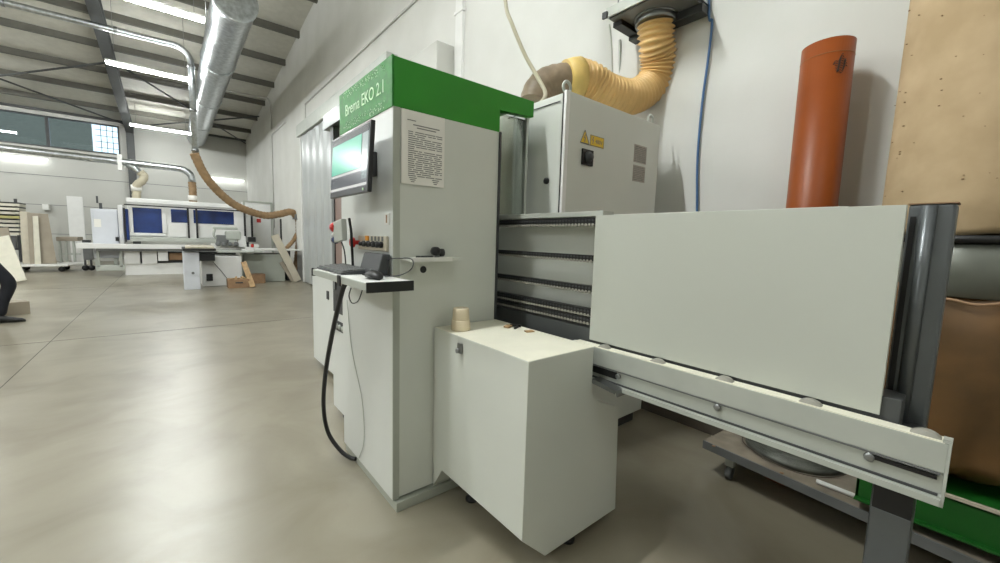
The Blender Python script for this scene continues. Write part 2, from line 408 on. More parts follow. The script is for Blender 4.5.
hose('left_tail', [P(140, 172, y=16.9), P(144, 176, y=16.9), P(142, 181, y=16.9), P(137, 185, y=16.95), P(136.5, 192, y=17), P(136.5, 203, y=17)], .115, 'cream_hose', t, .1, .1)
MB().lathe(P(136.5, 188, y=17), [(.118, -.09), (.135, -.09), (.135, .09), (.118, .09)], 16).build('wrap', 'paper', t)

# ================================================================== EDGE BANDER (background)
Y0 = 16.6
t = thing('edge_banding_machine', 'long white edge banding machine with blue windows at the far side of hall', 'machine', (.6, Y0, 0))
pbox('hood', 'white_paint', t, 128, 205, 252, 242, Y0, 1.0, .03)
pbox('hood_cap', 'white_paint', t, 126, 201.5, 252, 206, Y0-.05, 1.1, .02)
pbox('end_hood', 'white_paint', t, 234, 208, 250, 242, Y0-.04, .5, .02)
def win(px0, py0, px1, py1):
    w = pbox('window', 'blue_glass', t, px0, py0, px1, py1, Y0-.03, .03)
    return w
win(133, 208, 162, 233); win(171, 209.5, 188, 222.5); win(193.5, 211, 235, 224)
fm = MB()
def fbox(mb_, px0, py0, px1, py1, y, d):
    mx_, my_ = (px0+px1)/2, (py0+py1)/2
    mb_.box(P(px0, my_, y=y).x, P(px1, my_, y=y).x, y, y+d, P(mx_, py1, y=y).z, P(mx_, py0, y=y).z)
fbox(fm, 130, 206, 166, 208, Y0-.06, .06); fbox(fm, 130, 233, 166, 236, Y0-.06, .06); fbox(fm, 130, 208, 133, 233, Y0-.06, .06); fbox(fm, 162, 208, 166.5, 233, Y0-.06, .06)
fm.build('door_frame', 'white_paint', t, .01)
pbox('sliding_door', 'white_paint', t, 169, 223, 187, 237, Y0-.05, .05, .01)
pbox('sliding_door', 'white_paint', t, 196, 225, 236, 238, Y0-.05, .05, .01)
pbox('side_window', 'blue_glass', t, 124.5, 209, 129, 240, Y0-.02, .4)
for px_ in (125, 188.5, 197, 245, 252):
    pbox('frame_post', 'black', t, px_-1, 208, px_+1, 242, Y0-.2, .05)
gm = MB(); fbox(gm, 124, 207.2, 246, 208.4, Y0-.2, .05); gm.build('frame_rail', 'black', t)
pbox('lower_ledge', 'alu', t, 130, 238, 236, 242, Y0-.25, .3, .01)
pbox('conveyor_beam', 'white_paint', t, 76, 244.5, 236, 249, Y0-.35, .45, .01)
pbox('conveyor_track', 'mid_grey', t, 96, 249, 236, 251, Y0-.3, .35)
pbox('lower_cabinet', 'white_paint', t, 124, 251, 140, 264, Y0-.1, .8, .01)
pbox('lower_cabinet', 'white_paint', t, 142, 251, 157, 264, Y0-.1, .8, .01)
pbox('inner_void', 'dark_grey', t, 124, 252, 236, 264, Y0+.1, .7)
pbox('pump_box', 'white_paint', t, 158, 250, 168, 261, Y0-.2, .6, .01)
pbox('brown_unit', 'carton', t, 169, 253, 184, 260, Y0-.05, .5, .01)
pbox('base', 'white_paint', t, 125, 263, 236, 274.5, Y0-.05, .9, .02)
pbox('outrigger', 'alu', t, 96, 265, 125, 271, Y0-.1, .25, .02)
for px_ in (98, 121): pbox('outrigger_leg', 'alu', t, px_-1.5, 250, px_+1.5, 267, Y0-.1, .12)
# control cabinet of the bander
t = thing('control_cabinet', 'bluish white control cabinet at the left end of the edge bander', 'cabinet', (-1.5, 17, 0))
pbox('body', 'bluish_white', t, 92, 209, 119, 258, 16.75, .6, .02)
pbox('side_panel', 'white_paint', t, 119, 205, 124, 258, 16.75, .6, .01)
pbox('door', 'bluish_white', t, 94, 211, 118, 246, 16.72, .03, .01)
pbox('label_sheet', 'paper', t, 94, 219, 101, 227, 16.71, .008)
pbox('switch', 'black', t, 115.5, 237, 119, 241, 16.69, .03)
for px_ in (97, 116): pbox('leg', 'alu', t, px_-2, 257, px_+2, 270, 16.85, .2)
bb = MB(); fbox(bb, 96, 196, 98, 203, 17, .05); fbox(bb, 99, 203, 102, 209, 17, .1); bb.build('beacon', 'dark_grey', t)

# feeder unit on the bander
t = thing('power_feeder', 'grey mechanical feeder unit standing on the saw table', 'feeder', P(228, 247, y=13.5))
pbox('motor', 'mid_grey', t, 217, 235, 229, 243, 13.5, .35, .03)
pbox('gearbox', 'alu', t, 226, 231, 241, 240, 13.45, .4, .04)
pbox('arm', 'alu', t, 213, 227, 238, 229.5, 13.55, .12, .02)
MB().tube([P(215, 229, y=13.6), P(214, 236, y=13.6), P(222, 241, y=13.6)], .03, 8, 4).build('pipe_bend', 'alu', t)
for px_ in (218, 224, 230, 236):
    MB().lathe(P(px_, 244, y=13.5), [(.001, -.05), (.06, -.05), (.06, .05), (.001, .05)], 16, 'y').build('wheel', 'mid_grey', t)
pbox('hopper', 'white_paint', t, 238, 236, 246, 247, 13.5, .3, .02)

# ================================================================== SLIDING TABLE SAW
t = thing('sliding_table_saw', 'white sliding table saw with cream slatted table in front of the edge bander', 'saw', (.6, 12.2, 0))
pbox('support_leg', 'bluish_white', t, 183.5, 252, 200, 290, 12.0, .45, .015)
kn = MB().lathe(P(193, 273, y=12.0), [(.03, 0), (.03, -.03)], 12, 'y').build('knob', 'mid_grey', t)
pbox('base_cabinet', 'white_paint', t, 202, 256, 242, 286, 12.5, .9, .02)
pbox('plinth', 'black', t, 202, 286, 242, 290, 12.6, .7)
pbox('motor_socket', 'black', t, 206.5, 274, 213, 281, 12.44, .06, .01)
pbox('recess', 'black', t, 186, 254, 215, 261, 12.1, .6)
for k in range(4):
    x_ = P(185+k*7, 250, y=12).x
    MB().prism([(x_, 11.85, .99), (x_+.155, 11.85, .99), (x_+.20, 13.3, 1.0), (x_+.045, 13.3, 1.0)], (0, 0, .035)).build('table_slat', 'pale_board', t)
box('table_edge', 'black', t, .2, .83, 11.87, 13.25, .93, .985)
box('tabletop', 'alu', t, .9, 1.9, 12.5, 13.7, .86, .90, .01)
box('outfeed_table', 'tile_white', t, 1.5, 2.95, 12.95, 14.1, .90, .935, .01)
box('fence_beam', 'tile_white', t, .85, 2.0, 13.75, 13.9, .93, 1.06, .01)
pbox('side_cabinet', 'band_grey', t, 244, 254, 285, 282, 13.1, .8, .02)
box('rear_leg', 'dark_grey', t, 2.65, 2.75, 13.3, 13.9, 0, .9)
bx = pbox('blade_guard', 'black', t, 248, 237, 256, 242, 12.9, .15, .02)
pbox('guard_arm', 'black', t, 247, 242, 249, 252, 12.95, .08)
pbox('guard_body', 'white_paint', t, 246, 247, 254, 254, 12.9, .12, .01)
pbox('red_knob', 'red', t, 251, 244, 254, 247.5, 12.88, .06, .015)
pbox('upright', 'black', t, 280.5, 219, 282, 252, 13.9, .05)
cb = MB().tube([P(213, 262, y=12.45), P(222, 272, y=12.4), P(232, 285, y=12.3)], .008, 6, 4).build('power_cable', 'dark_grey', t)
# crate and cartons
t = thing('wooden_crate', 'open wooden crate of offcuts on the floor before the saw', 'crate', (1.27, 12.0, 0))
a, b_ = P(228, 288, z=0), P(250, 287, z=0)
x0, x1, y0, y1 = 1.05, 1.5, 11.9, 12.3
w = MB(); w.box(x0, x1, y0, y0+.02, .0, .22); w.box(x0, x1, y1-.02, y1, .0, .22); w.box(x0, x0+.02, y0+.02, y1-.02, .0, .22); w.box(x1-.02, x1, y0+.02, y1-.02, .0, .22); w.box(x0+.02, x1-.02, y0+.02, y1-.02, 0, .02)
w.build('crate_body', 'carton', t); box('handle_slot', 'dark_grey', t, 1.2, 1.36, 11.895, 11.9, .12, .15)
for k in range(4):
    q = MB().obox((1.13+.1*k, 12.1, .2), (.05, .3, .06), Matrix.Rotation(.3*(k-1.5), 3, 'Z') @ Matrix.Rotation(.25*(k % 2), 3, 'X')).build('wood_offcut', 'wood')
    tag(q, 'short wooden offcut lying in the open crate', 'offcut', 'offcuts in the crate')
tag(MB().obox((1.8, 12.9, .13), (.36, .3, .26), Matrix.Rotation(.1, 3, 'Z')).build('carton_box', 'carton', None, .004), 'small brown carton box on the floor behind the crate', 'box')
def plank(pxa, pya, pxb, pyb, ya, yb, w_, th, m, label, nm='plank'):
    b_ = P(pxb, pyb, z=.02); a = P(pxa, pya, y=b_.y+ya); d = (a-b_); zd = d.normalized(); yd = Vector((0, 1, 0)); yd = (yd-zd*yd.dot(zd)).normalized(); R = Matrix((yd.cross(zd), yd, zd)).transposed()
    return tag(MB().obox((a+b_)/2, (w_, th, d.length), R).build(nm, m, None, .003), label, 'board')
plank(243.5, 262, 253, 287, .4, 0, .12, .03, 'wood', 'short wooden plank leaning against the saw beside the crate')
plank(274.5, 235, 298, 281, .15, 0, .2, .03, 'pale_board', 'long pale plank leaning at the end of the saw table')
plank(281, 262, 293, 281, .2, 0, .1, .03, 'mdf', 'thin grey strip of board leaning behind the long pale plank')

# ================================================================== LEFT BACKGROUND
# rack
t = thing('storage_rack', 'dark rack stacked with pale boards at the far left wall', 'rack', (-4.1, 20.3, 0))
for px_ in (0.5, 17.5): pbox('upright', 'dark_grey', t, px_-1, 199, px_+1.6, 262, 20.3, .12)
pbox('upright', 'dark_grey', t, -22, 198, -20, 262, 20.3, .12)
for k in range(8):
    pbox('shelf_arm', 'black', t, -20, 201.5+k*4.2, 19, 202.8+k*4.2, 20.35, .8)
box('foot', 'dark_grey', t, -4.75, -3.78, 20.25, 21.2, 0, .08)
for k in range(8):
    o = pbox('stored_board', 'yellow_board' if k == 3 else 'rack_boards', None, -19+(k*7) % 5, 202.9+k*4.2, 19, 205.4+k*4.2, 20.24, .8)
    tag(o, 'yellowish board on the storage rack, fourth level down' if k == 3 else 'thin pale board lying on the storage rack at the far left wall', 'board', None if k == 3 else 'pale boards on the rack')
for k in range(3):
    o = pbox('stored_bin', 'mid_grey', None, -16+k*11.5, 236, -7+k*11.5, 248, 20.4, .6, .01)
    tag(o, 'grey bin low in the storage rack at the far left', 'bin', 'bins in the rack')
box('bin_shelf', 'dark_grey', t, P(-20, 250, y=20.3).x, P(19, 250, y=20.3).x, 20.35, 21.1, P(10, 250, y=20.3).z, P(10, 248.2, y=20.3).z)
# panel trolley with slabs
t = thing('panel_trolley', 'low flat panel trolley on black casters at the far left', 'trolley', (-3.1, 18.9, 0))
box('deck', 'tile_white', t, -3.75, -2.55, 18.4, 19.5, .17, .24, .01)
MB().prism([(-2.55, 18.4, .2), (-2.2, 18.7, .2), (-2.2, 19.2, .2), (-2.55, 19.5, .2)], (0, 0, .04)).build('tongue', 'tile_white', t)
for x_, y_ in ((-3.6, 18.55), (-2.72, 18.55), (-3.6, 19.35), (-2.72, 19.35)):
    cs = MB().lathe((x_, y_, .075), [(.02, -.03), (.075, -.03), (.075, .03), (.02, .03)], 16, 'y').build('caster', 'black', t)
    box('fork', 'dark_grey', cs, x_-.02, x_+.02, y_-.045, y_+.045, .09, .17)
def slab(px0, pyt0, px1, pyt1, pxb0, pxb1, pyb, y, lean, th, m, label):
    y2 = y+lean
    bl, br = P(pxb0, pyb, y=y), P(pxb1, pyb, y=y); tl, tr_ = P(px0, pyt0, y=y2), P(px1, pyt1, y=y2)
    bl.z = br.z = .245
    return tag(MB().prism([bl, br, tr_, tl], (-.02, th, .0)).build('panel_slab', m, None, .004), label, 'board')
slab(27, 212.5, 48, 214, 30, 57, 264, 18.6, .35, .12, 'mdf', 'grey brown slab standing on the panel trolley, widest one')
slab(20, 211, 30, 212, 23, 33, 263, 18.8, .4, .05, 'pale_board', 'pale edge slab standing behind the grey slabs on the trolley')
slab(33, 216, 38, 216, 35, 41, 262, 18.5, .3, .05, 'rack_boards', 'narrow white strip leaning on the front of the grey slab')
# leaning pale board at frame edge
plank(-6, 238, 12, 283, .5, 0, .5, .03, 'rack_boards', 'pale board leaning behind the person at the left edge')
plank(-2, 228, 9, 272, .3, 0, .4, .03, 'mdf', 'grey board leaning behind the pale board at left edge')
tag(MB().obox(P(8, 308, z=.1), (.4, .3, .2), Matrix.Rotation(.4, 3, 'Z')).build('wood_block', 'mdf', None, .004), 'low wooden block on the floor behind the person', 'block')
# white tall panel against the far wall
tag(pbox('tall_panel', 'white_paint', None, 69, 196.5, 85, 263.2, 22.4, .06, .01), 'tall white panel standing upright at the far wall left of the control cabinet', 'panel')
tag(pbox('wall_sign', 'tile_white', None, 42, 204, 49, 210, 23.7, .29, .02), 'small square sign box on the far wall above the slabs', 'sign')
t = thing('work_table', 'grey work table with trestle legs left of the control cabinet', 'table', (-2.1, 19.5, 0))
pbox('tabletop', 'mdf', t, 56, 237, 78, 241, 19.3, 1.0, .01)
for px_ in (60, 66, 74): pbox('leg', 'alu', t, px_-1.2, 241, px_+1.2, 264, 19.4, .12)
pbox('crossbar', 'alu', t, 58, 253, 80, 255, 19.45, .1)
pbox('vise', 'dark_grey', t, 82, 240, 90, 247, 18.9, .3, .02)
t = thing('roller_stand', 'bluish grey machine stand left of the edge bander legs', 'stand', (-1.9, 18.5, 0))
pbox('stand_body', 'mid_grey', t, 83, 247, 93, 260, 18.5, .5, .02)
pbox('stand_top', 'white_paint', t, 79, 243, 97, 246.5, 18.4, .6, .01)
for px_ in (85, 91): MB().lathe((P(px_, 264, y=18.5).x, 18.6, .1), [(.02, -.04), (.09, -.04), (.09, .04), (.02, .04)], 14, 'y').build('wheel', 'black', t)
for px_ in (85, 91): pbox('leg', 'dark_grey', t, px_-1, 259, px_+1, 265, 18.55, .1)

# ================================================================== PERSON at the left edge
def skinned(name, chain, m, parent, sub=2):
    """chain: list of (verts [(pos, r)], edges)"""
    verts, edges = chain
    me = bpy.data.meshes.new(name); off = Vector(parent.location) if parent else Vector((0, 0, 0))
    me.from_pydata([Vector(v[0])-off for v in verts], edges, []); me.update()
    o = bpy.data.objects.new(name, me); COL.objects.link(o); o.parent = parent
    sk = o.modifiers.new('skin', 'SKIN'); sk.use_smooth_shade = True
    for i, v in enumerate(verts):
        r = v[1]; me.skin_vertices[0].data[i].radius = (r, r) if not isinstance(r, tuple) else r
        me.skin_vertices[0].data[i].use_root = (i == 0)
    ss = o.modifiers.new('sub', 'SUBSURF'); ss.levels = sub; ss.render_levels = sub
    me.materials.append(MATS[m]); return o
PX, PY = -2.12, 8.98
per = thing('person', 'person in dark trousers and black shoes stepping in at the left edge', 'person', (PX, PY, 0))
def pv(x, y, z): return (PX+x, PY+y, z)
V = [(pv(0, 0, .98), .15), (pv(.0, 0, 1.12), .135), (pv(.02, 0, 1.3), .15), (pv(.02, 0, 1.43), .11), (pv(.03, 0, 1.5), .055), (pv(.04, 0, 1.56), .05),
     (pv(.1, -.09, .88), .10), (pv(.30, -.09, .58), .085), (pv(.21, -.09, .3), .062), (pv(.19, -.09, .1), .045),
     (pv(-.02, .1, .88), .10), (pv(-.06, .1, .52), .075), (pv(-.2, .1, .28), .06), (pv(-.28, .1, .1), .042),
     (pv(.0, -.2, 1.4), .06), (pv(-.06, -.25, 1.15), .048), (pv(-.02, -.25, .92), .036),
     (pv(.0, .2, 1.4), .06), (pv(-.02, .25, 1.15), .048), (pv(.08, .25, .93), .036)]
E = [(0, 1), (1, 2), (2, 3), (3, 4), (4, 5), (0, 6), (6, 7), (7, 8), (8, 9), (0, 10), (10, 11), (11, 12), (12, 13), (3, 14), (14, 15), (15, 16), (3, 17), (17, 18), (18, 19)]
skinned('body', (V, E), 'cloth_dark', per)
for sy, fx in ((-.09, .19), (.1, -.28)):
    sh = MB()
    sh.rings([[Vector(pv(fx-.07+u, sy+w_*cos(a), h_*(.5+.5*sin(a))+.004)) for a in [2*PI*k/14 for k in range(14)]] for u, w_, h_ in ((-.03, .02, .05), (0, .04, .11), (.07, .045, .12), (.13, .048, .09), (.2, .05, .07), (.26, .04, .055), (.29, .015, .03))])
    sh.build('shoe', 'black', per)
hd = MB(); hd.rings([[Vector(pv(.05+.01*0+rx*cos(a), ry*sin(a), z_)) for a in [2*PI*k/20 for k in range(20)]] for rx, ry, z_ in ((.03, .03, 1.525), (.065, .055, 1.545), (.085, .068, 1.59), (.098, .075, 1.64), (.1, .077, 1.69), (.088, .068, 1.74), (.05, .04, 1.775))])
hd.rings([[Vector(pv(.14+u, w_*cos(a), 1.635+w_*1.3*sin(a))) for a in [2*PI*k/8 for k in range(8)]] for u, w_ in ((-.02, .018), (.012, .014), (.022, .006))])
head = hd.build('head', 'skin', per)
hr = MB(); hr.rings([[Vector(pv(.04+rx*cos(a), ry*sin(a), z_+.02*cos(a))) for a in [2*PI*k/20 for k in range(20)]] for rx, ry, z_ in ((.1, .084, 1.68), (.104, .084, 1.72), (.09, .072, 1.765), (.04, .035, 1.795))]); hr.build('hair', 'hair', per)
for s, (hx, hz) in ((-1, (-.02, .92)), (1, (.08, .93))):
    y_ = s*.25; ch = [(pv(hx, y_, hz), .03), (pv(hx+.005, y_, hz-.06), (.035, .016)), (pv(hx+.01, y_, hz-.1), (.036, .014))]; ed = [(0, 1), (1, 2)]
    for k in range(4):
        i0 = len(ch); fx = hx+.01+(-.027+.018*k); L_ = (.06, .075, .07, .055)[k]
        ch += [(pv(fx, y_, hz-.115), .009), (pv(fx+.005, y_, hz-.115-L_*.5), .008), (pv(fx+.01, y_-s*.012, hz-.115-L_), .007)]; ed += [(2, i0), (i0, i0+1), (i0+1, i0+2)]
    i0 = len(ch); ch += [(pv(hx+.045, y_, hz-.06), .01), (pv(hx+.055, y_-s*.01, hz-.095), .009)]; ed += [(1, i0), (i0, i0+1)]
    skinned('hand', (ch, ed), 'skin', per, 1)

# ================================================================== THE MACHINE
mc = thing('panel_machining_centre', 'large vertical panel machine, grey housing with a green top band', 'machine', (1.15, 1.8, 0))
cx0, cx1, cy0, cy1 = .82, 1.453, 1.82, 2.56
hs = box('housing', 'machine', mc, cx0+.03, cx1, cy0, cy1, .06, 2.0)
MB().box(cx0, cx0+.03, cy0+.0, cy1, .055, 2.0).build('side_sheet', 'machine_gloss', hs, .002)
box('edge_strip', 'band_grey', hs, cx0+.001, cx0+.035, cy0-.006, cy0, .055, 2.0)
box('plinth', 'band_grey', hs, cx0+.01, cx1+.02, cy0-.03, cy1, 0, .05, .002)
st = MB(); st.box(cx1-.0, cx1+.012, cy0-.01, cy0+.02, .95, 2.0); st.build('door_seal', 'dark_grey', hs)
box('inner_door', 'band_grey', hs, cx0+.03, cx1-.02, cy1, cy1+.01, .1, 2.0)
# green cap with an arm reaching towards the wall
g = MB(); 
g.prism([(cx0+.008, cy0, 2.0), (cx1+.004, cy0, 2.0), (cx1+.004, cy0, 2.12), (1.715, cy0, 2.135), (1.715, cy0, 2.225), (cx0+.008, cy0, 2.225)], (0, .045, 0))
g.box(cx0+.008, 1.715, cy0+.045, cy1, 2.205, 2.225)
gb = g.build('cap_band', 'green', mc, .002)
sb = MB().box(cx0-.003, cx0+.008, cy0-.001, cy1+.005, 1.998, 2.228).build('cap_side', 'green_gloss', mc, .002)
box('cap_back', 'green', mc, cx0+.008, cx1, cy1-.03, cy1, 2.0, 2.205)
text_mesh('lettering', 'Brema EKO 2.1', .088, 'letter', sb, (cx0-.004, 2.46, 2.085), (0, -1, 0), (0, 0, 1), .0008)
dr = MB(); rnd = random.Random(3)
for k in range(170):
    y_ = rnd.uniform(1.9, 2.5); z_ = (2.20 if k % 2 else 2.03)+rnd.uniform(-.02, .02)+ (0); q = rnd.uniform(.001, .003)
    dr.box(cx0-.0045, cx0-.003, y_-q, y_+q, z_-q, z_+q)
dr.build('scuff_marks', 'letter', sb)['kind'] = 'stuff'
text_mesh('inner_scale', 'I', .02, 'ink', gb, (cx1+.03, cy0-.001, 2.09), (1, 0, 0), (0, 0, 1))
# gantry behind the column
ga = box('gantry_frame', 'mid_grey', mc, .92, .97, 3.04, 3.09, 1.0, 2.16)
gq = MB(); gq.box(.9, 1.25, 2.62, 3.2, 2.16, 2.26); gq.build('gantry_header', 'steel', mc, .003)
gq = MB(); gq.box(.92, .926, 3.025, 3.038, 1.0, 2.16); gq.box(.92, .926, 2.57, 3.025, 2.0, 2.02); gq.build('gantry_trim', 'black', mc)
box('gantry_panel', 'acrylic_red', mc, .925, .932, 2.66, 3.025, 1.05, 2.0)
box('gantry_back', 'machine', mc, .965, 1.4, 2.56, 3.1, 1.0, 2.16)
# base cabinets behind the column
a_ = box('base_cabinet', 'machine_gloss', mc, .93, 1.45, 2.57, 3.14, .08, 1.04, .002)
box('recess_plate', 'dark_grey', a_, .925, .93, 2.86, 3.1, .83, 1.04)
box('recess_hole', 'black', a_, .918, .925, 2.95, 3.02, .92, .97)
box('socket_plate', 'dark_grey', a_, .922, .93, 2.84, 3.1, .70, .77)
sk_ = MB()
for k in range(4): sk_.lathe((.922, 2.87+.065*k, .735), [(.02, 0), (.02, -.008), (.012, -.012)], 10, 'x')
sk_.build('socket', 'alu', a_)
b2 = box('base_cabinet', 'machine_gloss', mc, 1.15, 1.75, 3.15, 4.56, .07, .98, .002)
box('handle', 'dark_grey', b2, 1.142, 1.15, 3.98, 4.04, .78, .86)
ft = MB()
for q in ((1.0, 2.7), (1.0, 3.05), (1.25, 3.5), (1.25, 4.4)): ft.lathe((q[0], q[1], 0), [(.03, 0), (.03, .015), (.012, .02), (.012, .085)], 12)
ft.build('levelling_foot', 'dark_grey', mc)
# front cover box
Pb = lambda px, py: P(px, py, y=1.092)
u1, u2, u3 = Pb(591.5, 392), Pb(600, 402), Pb(618.5, 407)
prof = [(1.05, .185), (1.19, .05), (1.70, .05), (u3.x, u3.z), (u2.x, u2.z), (u1.x, u1.z), (u1.x, .913), (1.456, .933), (1.05, .933)]
fc = MB().prism([(x_, 1.092, z_) for x_, z_ in prof], (0, cy0-1.092-.006, 0)).build('front_cover', 'machine', mc, .002)
MB().box(1.052, 1.455, 1.094, 1.81, .933, .9345).build('top_sheet', 'box_top', fc)
MB().prism([(1.052, 1.81, .05), (1.052, 1.81, .19), (1.052, 1.72, .185)], (.1, 0, 0)).build('gusset', 'machine', fc)
la = MB(); la.box(1.036, 1.05, 1.545, 1.575, .855, .905); fq = la.build('latch', 'steel', fc, .003)
MB().lathe((1.036, 1.56, .87), [(.012, 0), (.012, -.012), (.004, -.014)], 12, 'x').build('latch_knob', 'steel', fc)
ft = MB()
for q in ((1.39, 1.14), (1.6, 1.3), (1.2, 1.65)): ft.lathe((q[0], q[1], 0), [(.035, 0), (.035, .012), (.012, .03), (.012, .06)], 16)
ft.build('cover_foot', 'black', mc)
# support grid
gx = 1.57
for zt, zb in ((1.518, 1.483), (1.338, 1.310), (1.190, 1.161), (1.078, 1.047), (1.034, 1.006)):
    sbm = MB(); sbm.box(gx-.015, gx+.02, 1.20, 2.0, zb, zt); br = sbm.build('support_bar', 'black', mc)
    q = MB()
    for k in range(38):
        y_ = 1.215+.0208*k; q.lathe((gx-.017, y_, zb), [(.0075, 0), (.0075, .012)], 8, 'x')
    q.build('roller_row', 'roller', br)
    q = MB()
    for k in range(38):
        y_ = 1.215+.0208*k; q.lathe((gx-.018, y_, (zb+zt)/2+.004), [(.006, 0), (.006, .004)], 6, 'x')
    q.build('roller_pins', 'dark_grey', br)
box('back_sheet', 'machine', mc, 1.64, 1.655, .3, 2.1, .93, 1.535)
box('upper_rail', 'alu', mc, 1.555, 1.64, 1.16, 2.02, 1.522, 1.548, .002)
box('lower_beam', 'dark_beam', mc, 1.56, 1.66, .12, 2.1, .86, .985, .002)
box('guide_column', 'dark_grey', mc, 1.47, 1.50, 1.90, 1.96, .93, 2.12)
box('guide_upright', 'mid_grey', mc, 1.565, 1.575, 1.193, 1.2, .95, 1.55)
gg = MB().box(1.465, 1.70, 1.86, 1.866, 1.55, 2.12).build('guard_pane', 'guard_glass', mc)
box('guard_edge', 'alu', gg, 1.69, 1.705, 1.85, 1.872, 1.55, 2.14)
# the carrying rail
def rail_poly(y): return [(1.50, .752), (1.50, .775), (1.506, .78), (1.506, .832), (1.50, .84), (1.50, .917), (1.535, .917), (1.535, .90), (1.56, .90), (1.56, .752)]
rl = MB().prism([(x_, .024, z_) for x_, z_ in rail_poly(0)], (0, 1.245, 0)).build('infeed_rail', 'alu', mc, .001)
# lower lip and grooves
box('rail_lip', 'alu', rl, 1.492, 1.50, .024, 1.25, .752, .77)
box('groove', 'dark_grey', rl, 1.4995, 1.5065, .03, 1.20, .775, .781)
box('groove', 'mid_grey', rl, 1.4985, 1.5065, .03, 1.20, .833, .837)
box('slot', 'black', rl, 1.498, 1.507, .035, .165, .818, .829)
box('top_strip', 'box_top', rl, 1.501, 1.546, .03, 1.25, .917, .921)
box('slot', 'black', rl, 1.498, 1.507, 1.0, 1.2, .80, .829)
box('end_plate', 'alu', rl, 1.498, 1.56, .018, .024, .75, .919)
box('end_stop', 'alu', rl, 1.5, 1.53, .018, .034, .919, .928)
for y_ in (1.085, .824, .566, .314, .066):
    rq = MB().lathe((1.508, y_, .897), [(.006, -.002), (.036, 0), (.038, .003), (.038, .026), (.036, .029), (.006, .031)], 32, 'x')
    rq.build('roller', 'roller', rl)
for px_, py_ in ((618, 376.5), (717, 407.5), (869, 457)):
    q = P(px_, py_, x=1.5)
    bo_ = MB().lathe((1.503, q.y, q.z), [(.0125, 0), (.0125, -.005), (.009, -.008), (.002, -.008)], 16, 'x').build('bolt', 'steel', rl)
bk = MB(); bk.prism([(1.47, 1.085, .80), (1.60, 1.085, .80), (1.60, 1.085, .785), (1.47, 1.085, .785)], (0, -.09, 0)) if 0 else None
# bent steel bracket under the rail
q = MB()
bra = [P(595, 379, y=1.06), P(618, 391, y=1.0)]
q.prism([(1.448, 1.09, .786), (1.57, 1.09, .786), (1.57, .965, .770), (1.448, .965, .770)], (0, 0, -.003))
q.prism([(1.448, 1.09, .783), (1.448, .965, .767), (1.448, .968, .752), (1.448, 1.09, .766)], (.003, 0, 0))
q.prism([(1.451, .965, .767), (1.57, .965, .767), (1.57, .957, .742), (1.451, .957, .742)], (0, .003, 0))
q.build('steel_bracket', 'steel', mc)
q = MB(); q.box(1.51, 1.56, 1.09, 1.25, .78, .83); q.build('slide_block', 'black', mc)
# end post, aluminium profile
px0, px1, py0, py1 = 1.66, 1.74, .074, .168
po = MB()
po.prism([(px0, py0, 0), (px1, py0, 0), (px1, py1, 0), (px0, py1, 0)], (0, 0, 1.535)); pst = po.build('end_post', 'post_grey', mc, .008, 3)
MB().tube([(px0-.004, py0+.052, .9), (px0-.004, py0+.052, 1.53)], .016, 12).build('post_bead', 'post_grey', pst)
box('post_cap', 'carton', pst, px0-.003, px1+.002, py0-.002, py1+.002, 1.535, 1.538)
box('post_slot', 'black', pst, px0-.004, px0, py1-.018, py1-.006, .9, 1.5)
lg = box('leg', 'post_grey', mc, 1.56, 1.65, .07, .155, 0, .655, .003)
box('leg_dark_top', 'black', mc, 1.558, 1.648, .072, .153, .655, .752)  # black block for the dark upper stretch of the leg
box('leg_foot', 'mid_grey', lg, 1.52, 1.69, .03, .195, 0, .012)
box('arm_bracket', 'dark_grey', mc, 1.56, 1.74, .08, .15, .86, .9)
# control tray
tr = MB(); tx0, tx1 = .612, .82
ct = MB().box(tx0, tx1, 1.605, 2.42, 1.172, 1.205).build('control_tray', 'alu', mc, .002)
box('tray_surface', 'tile_white', ct, tx0+.004, tx1, 1.61, 2.415, 1.205, 1.207)
box('end_cap', 'black', ct, tx0-.004, tx1, 1.597, 1.605, 1.166, 1.21, .001)
box('end_cap', 'black', ct, tx0-.004, tx1, 2.42, 2.43, 1.166, 1.21, .001)
box('strap', 'black', ct, tx0-.006, tx0, 1.93, 1.97, 1.16, 1.21)
# control strip with knobs
cs_ = MB().box(cx0-.014, cx0, 1.86, 2.24, 1.325, 1.40).build('switch_panel', 'pale_board', mc, .004)
MB().lathe((cx0-.014, 2.22, 1.362), [(.012, 0), (.012, -.025), (.028, -.03), (.028, -.045), (.02, -.05)], 18, 'x').build('emergency_button', 'red', cs_)
box('amber_lamp', 'orange_amber', cs_, cx0-.02, cx0-.014, 2.08, 2.12, 1.375, 1.4)
for k in range(4): box('legend_plate', 'mid_grey', cs_, cx0-.018, cx0-.014, 2.03-.045*k, 2.045-.045*k, 1.375, 1.398)
for y_ in (2.14, 2.08, 2.01, 1.96, 1.91):
    MB().lathe((cx0-.014, y_, 1.358), [(.016, 0), (.016, -.012), (.011, -.014), (.011, -.03), (.003, -.032)], 14, 'x').build('selector_knob', 'black', cs_)
cd = box('switch_cover', 'tile_white', mc, cx0-.006, cx0, 1.85, 1.905, 1.455, 1.512, .002)
box('slot', 'carton', cd, cx0-.008, cx0-.006, 1.868, 1.88, 1.465, 1.503)
# little shelf on the column face
sh = box('side_shelf', 'machine', mc, .862, 1.16, 1.72, cy0, 1.288, 1.302, .001)
box('shelf_lip', 'tile_white', sh, .862, 1.09, 1.712, 1.72, 1.285, 1.305)
MB().lathe((.985, cy0, 1.238), [(.018, -.002), (.018, 0)], 20, 'y').build('cable_hole', 'black', mc)
ps = MB(); 
